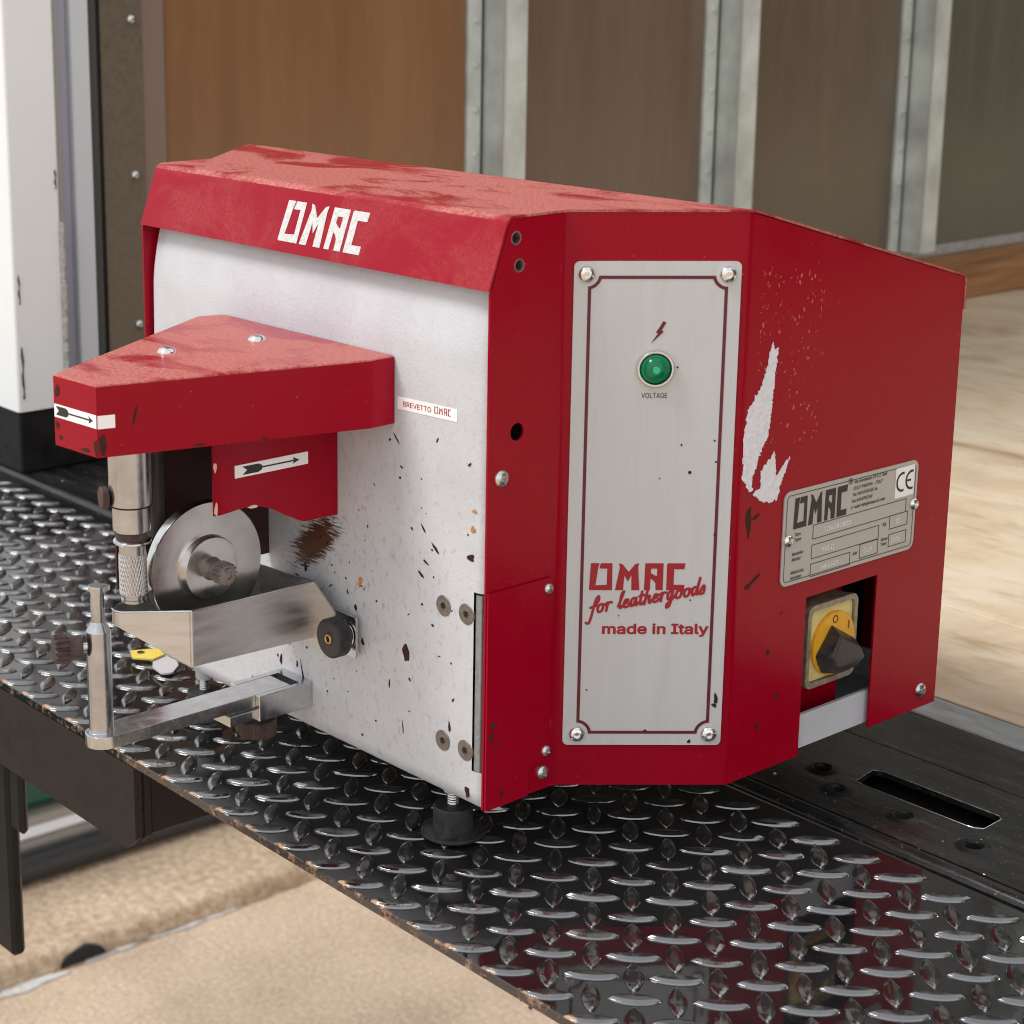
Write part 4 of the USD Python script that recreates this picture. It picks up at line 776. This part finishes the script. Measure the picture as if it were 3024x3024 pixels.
# ink tray: deep at the corner, shallow at the nose
zt = .1552
tl = [(.2013, -.012, zt - .001, .1170), (.2013, -.1050, zt, .1195), (.2008, -.1062, zt, .1196), (.1755, -.1385, zt - .0002, .1440), (.1715, -.1408, zt, .1462), (.1665, -.1398, zt, .1460), (.1610, -.1320, zt, .1440), (.1454, -.012, zt - .003, .1300)]
o2 = Polygon([(a, b) for a, b, _, _ in tl]); inn2 = o2.buffer(-.0010, join_style=2); ic = np.array(inn2.exterior.coords)[:-1]
v, f = [], []; n_ = len(tl)
near = [ic[np.argmin(np.hypot(ic[:, 0] - a, ic[:, 1] - b))] for a, b, _, _ in tl]
for a, b, z1, z0 in tl: v += [(a, b, z0), (a, b, z1)]
for (a, b), (_, _, z1, z0) in zip(near, tl): v += [(a, b, z0 + .001), (a, b, z1)]
for i in range(n_):
    j = (i + 1) % n_; A, B = 2 * i, 2 * j; Ai, Bi = 2 * n_ + 2 * i, 2 * n_ + 2 * j
    for qd in ((A, B, B + 1, A + 1), (A + 1, B + 1, Bi + 1, Ai + 1), (Ai + 1, Bi + 1, Bi, Ai)): f += [(qd[0], qd[2], qd[1]), (qd[0], qd[3], qd[2])]
for i in range(1, n_ - 1): f += [(0, 2 * i, 2 * i + 2), (2 * n_, 2 * n_ + 2 * i + 2, 2 * n_ + 2 * i)]
tray = part('ink_tray', trimesh.Trimesh(v, f, process=False), 'steel_tray', mc, smooth=28, label='folded stainless ink tray under the wheel')
part('tray_lip', tube([(a, b, z1) for a, b, z1, _ in tl[:-1]], .00065, 6), 'steel_bright', tray)
part('ink_residue', ext(inn2.buffer(-.0004), .0004, None, .1475) if False else bx(.165, .199, -.100, -.014, .1205, .1215), 'dark_iron', tray, smooth=False) if False else None
part('tray_corner', tube([(.2009, -.1053, z) for z in (.1200, .13, .14, .1550)], .0014, 8), 'steel_tray', tray)
part('tray_flange', ext(Polygon([(.1440, .1515), (.2016, .1545), (.2222, .1392), (.2224, .1120), (.2000, .1120), (.1600, .1300)]), .0012, frame((0, -.0108, 0), (1, 0, 0), (0, 0, 1))), 'steel_tray', tray, smooth=False)
part('tray_bracket', ext(rrect(.2060, .1112, .2360, .1378, .0022), .0016, frame((0, -.0042, 0), (1, 0, 0), (0, 0, 1))), 'steel_bright', tray, smooth=False)
kc = (.2274, -.0060, .1253)
part('knob_washer', cyl(.0082, .0005, .0016, kc, (0, -1, 0)), 'chrome', tray)
part('knob_collar', cyl(.0078, .0016, .0060, kc, (0, -1, 0)), 'rubber', tray)
kb_ = part('clamp_knob', gear(.0127, .0006, 52, .0050, .0150, kc, (0, -1, 0), .0012), 'knob_black', tray, smooth=30)
part('knob_bush', [torus(.0040, .0006, np.array(kc) + [0, -.0150, 0], (0, 1, 0)), ], 'knob_black', kb_)
part('knob_hole', cyl(.0036, .0148, .0152, kc, (0, -1, 0), .0001), 'hole_black', kb_)
part('brass_thread', torus(.0026, .0007, np.array(kc) + [.0004, -.0153, 0], (0, 1, 0)), 'brass', kb_)
# guide arm: slotted block, flat bar and post
blk = mf(bx(.152, .1842, -.0430, -.0002, .0620, .0792, .0004)) - mf(bx(.1575, .1805, -.05, -.008, .0712, .09))
blk += mf(bx(.1535, .1800, -.0635, -.040, .0620, .0688, .0004))
ga = part('guide_block', blk, 'steel_bright', mc, smooth=25, label='machined steel block holding the flat guide arm')
barp = unary_union([sbox(.1580, -.1500, .1802, -.0150), Point(.1690, -.1505).buffer(.0110, quad_segs=8)]).difference(Polygon([(.1700, -.17), (.19, -.17), (.19, -.1525), (.1802, -.1525), (.1755, -.1620)]))
part('guide_bar', bevel_prism(barp, .0714, .0793, .0004, None, True), 'steel_bright', ga, smooth=25)
po = (.1668, -.1500)
post = part('guide_post', lathe([(0, .0793), (.0078, .0793), (.0076, .0800), (.0076, .1434), (.0074, .1438), (.0046, .1492), (.0043, .1496), (.0043, .1700), (0, .1700)], (po[0], po[1], 0), (0, 0, 1), 56), 'steel_brushed', ga, smooth=35, label='upright turned steel guide post')
cap_ = 1
cap = unary_union([Point(0, 0).buffer(.0052, quad_segs=8), Polygon([(-.001, .0052), (.0078, .0010), (.0070, -.0016), (.0008, -.0051)])])
part('post_blade', [bevel_prism(cap.convex_hull, .1698, .1732, .0004, frame((po[0], po[1], 0), (.45, .89, 0), (-.89, .45, 0))), lathe([(0, .1655), (.0043, .1655), (.0050, .1700), (0, .1700)], (po[0], po[1], 0), n=32)], 'steel_bright', post)
kd = np.array([-.35, -.937, .0])
part('thumb_screw_stem', cyl(.0022, .0060, .0130, (po[0], po[1], .1345), kd), 'zinc', post)
part('thumb_screw', [cyl(.0072, .0105, .0200, (po[0], po[1], .1345), kd), gear(.0088, .0013, 14, .0190, .0275, (po[0], po[1], .1345), kd)], 'knob_rust', post, smooth=30)
part('lock_knob', gear(.0128, .0006, 48, .0485, .0590, (.172, -.036, 0), (0, 0, 1), .001), 'knob_rust', ga, smooth=30)
part('lock_stud', cyl(.0035, .0585, .0640, (.172, -.036, 0)), 'zinc', ga)
# rubber feet
def foot_at(a, b):
    ft = part('foot', lathe([(0, .0018), (.0196, .0018), (.0203, .0030), (.0200, .0046), (.0150, .0062), (.0128, .0066), (.0126, .0085), (.0126, .0198), (.0120, .0209), (.0070, .0211), (0, .0211)], (a, b, 0), n=48), 'rubber', mc, smooth=40)
    part('foot_stud', lathe([(0, .0208), (.0034, .0208)] + [(.0034 + (.0003 if k % 2 else 0), .0213 + .0008 * k) for k in range(33)] + [(.0034, .049), (0, .049)], (a, b, 0), n=20), 'zinc', ft)
    part('foot_nut', lathe([(0, .0300), (.0058, .0300), (.0064, .0312), (.0064, .0400), (.0085, .0420), (0, .0480)], (a, b, 0), n=24), 'white_paint', ft)
for a, b in ((.2889, .0299), (.0283, .0219), (.20, .30), (-.01, .30)): foot_at(a, b)

# ================================================================== small loose things on the platform
tg = thing('yellow_tag', 'small yellow diamond tag with a hole lying on the tread plate behind the tray', 'tag', (-.5148, .0190, .0060), 20)
tp_ = Polygon([(-.014, -.002), (-.002, -.014), (.013, -.008), (.014, .006), (.002, .014)]).difference(Point(-.004, -.001).buffer(.0024))
part('tag_plate', ext(tp_, .0012), 'tag_yellow', tg, smooth=False); part('tag_eyelet', torus(.0026, .0005, (-.004, -.001, .0012)), 'dark_iron', tg)
wt = rounded(Polygon([(-.020, -.008), (.004, -.010), (.020, -.004), (.020, .004), (.004, .010), (-.020, .008)]), .004)
wd = ext(wt, .0014); wd.apply_transform(trimesh.transformations.rotation_matrix(-.5, (0, 0, 1))); wd.apply_translation((-.4890, .0205, .0040))
part('paper_tag', wd, 'tag_white', smooth=False, label='white rounded tag beside the small yellow tag', cat='tag')
deb = []
for k in range(60):
    x, y = RNG.uniform(-1.05, .2), RNG.uniform(.215, .33); r_ = .0003 + .0008 * RNG.random() ** 2
    if -.03 < x < .08 and y > .25: continue
    s_ = trimesh.creation.icosphere(0, r_); s_.apply_scale((1.4, 1, .5)); s_.apply_translation((x, y, .0045)); deb.append(s_)
part('grit', deb, 'sticker_white', label='pale grit scattered over the black threshold plate', cat='grit', kind='stuff')
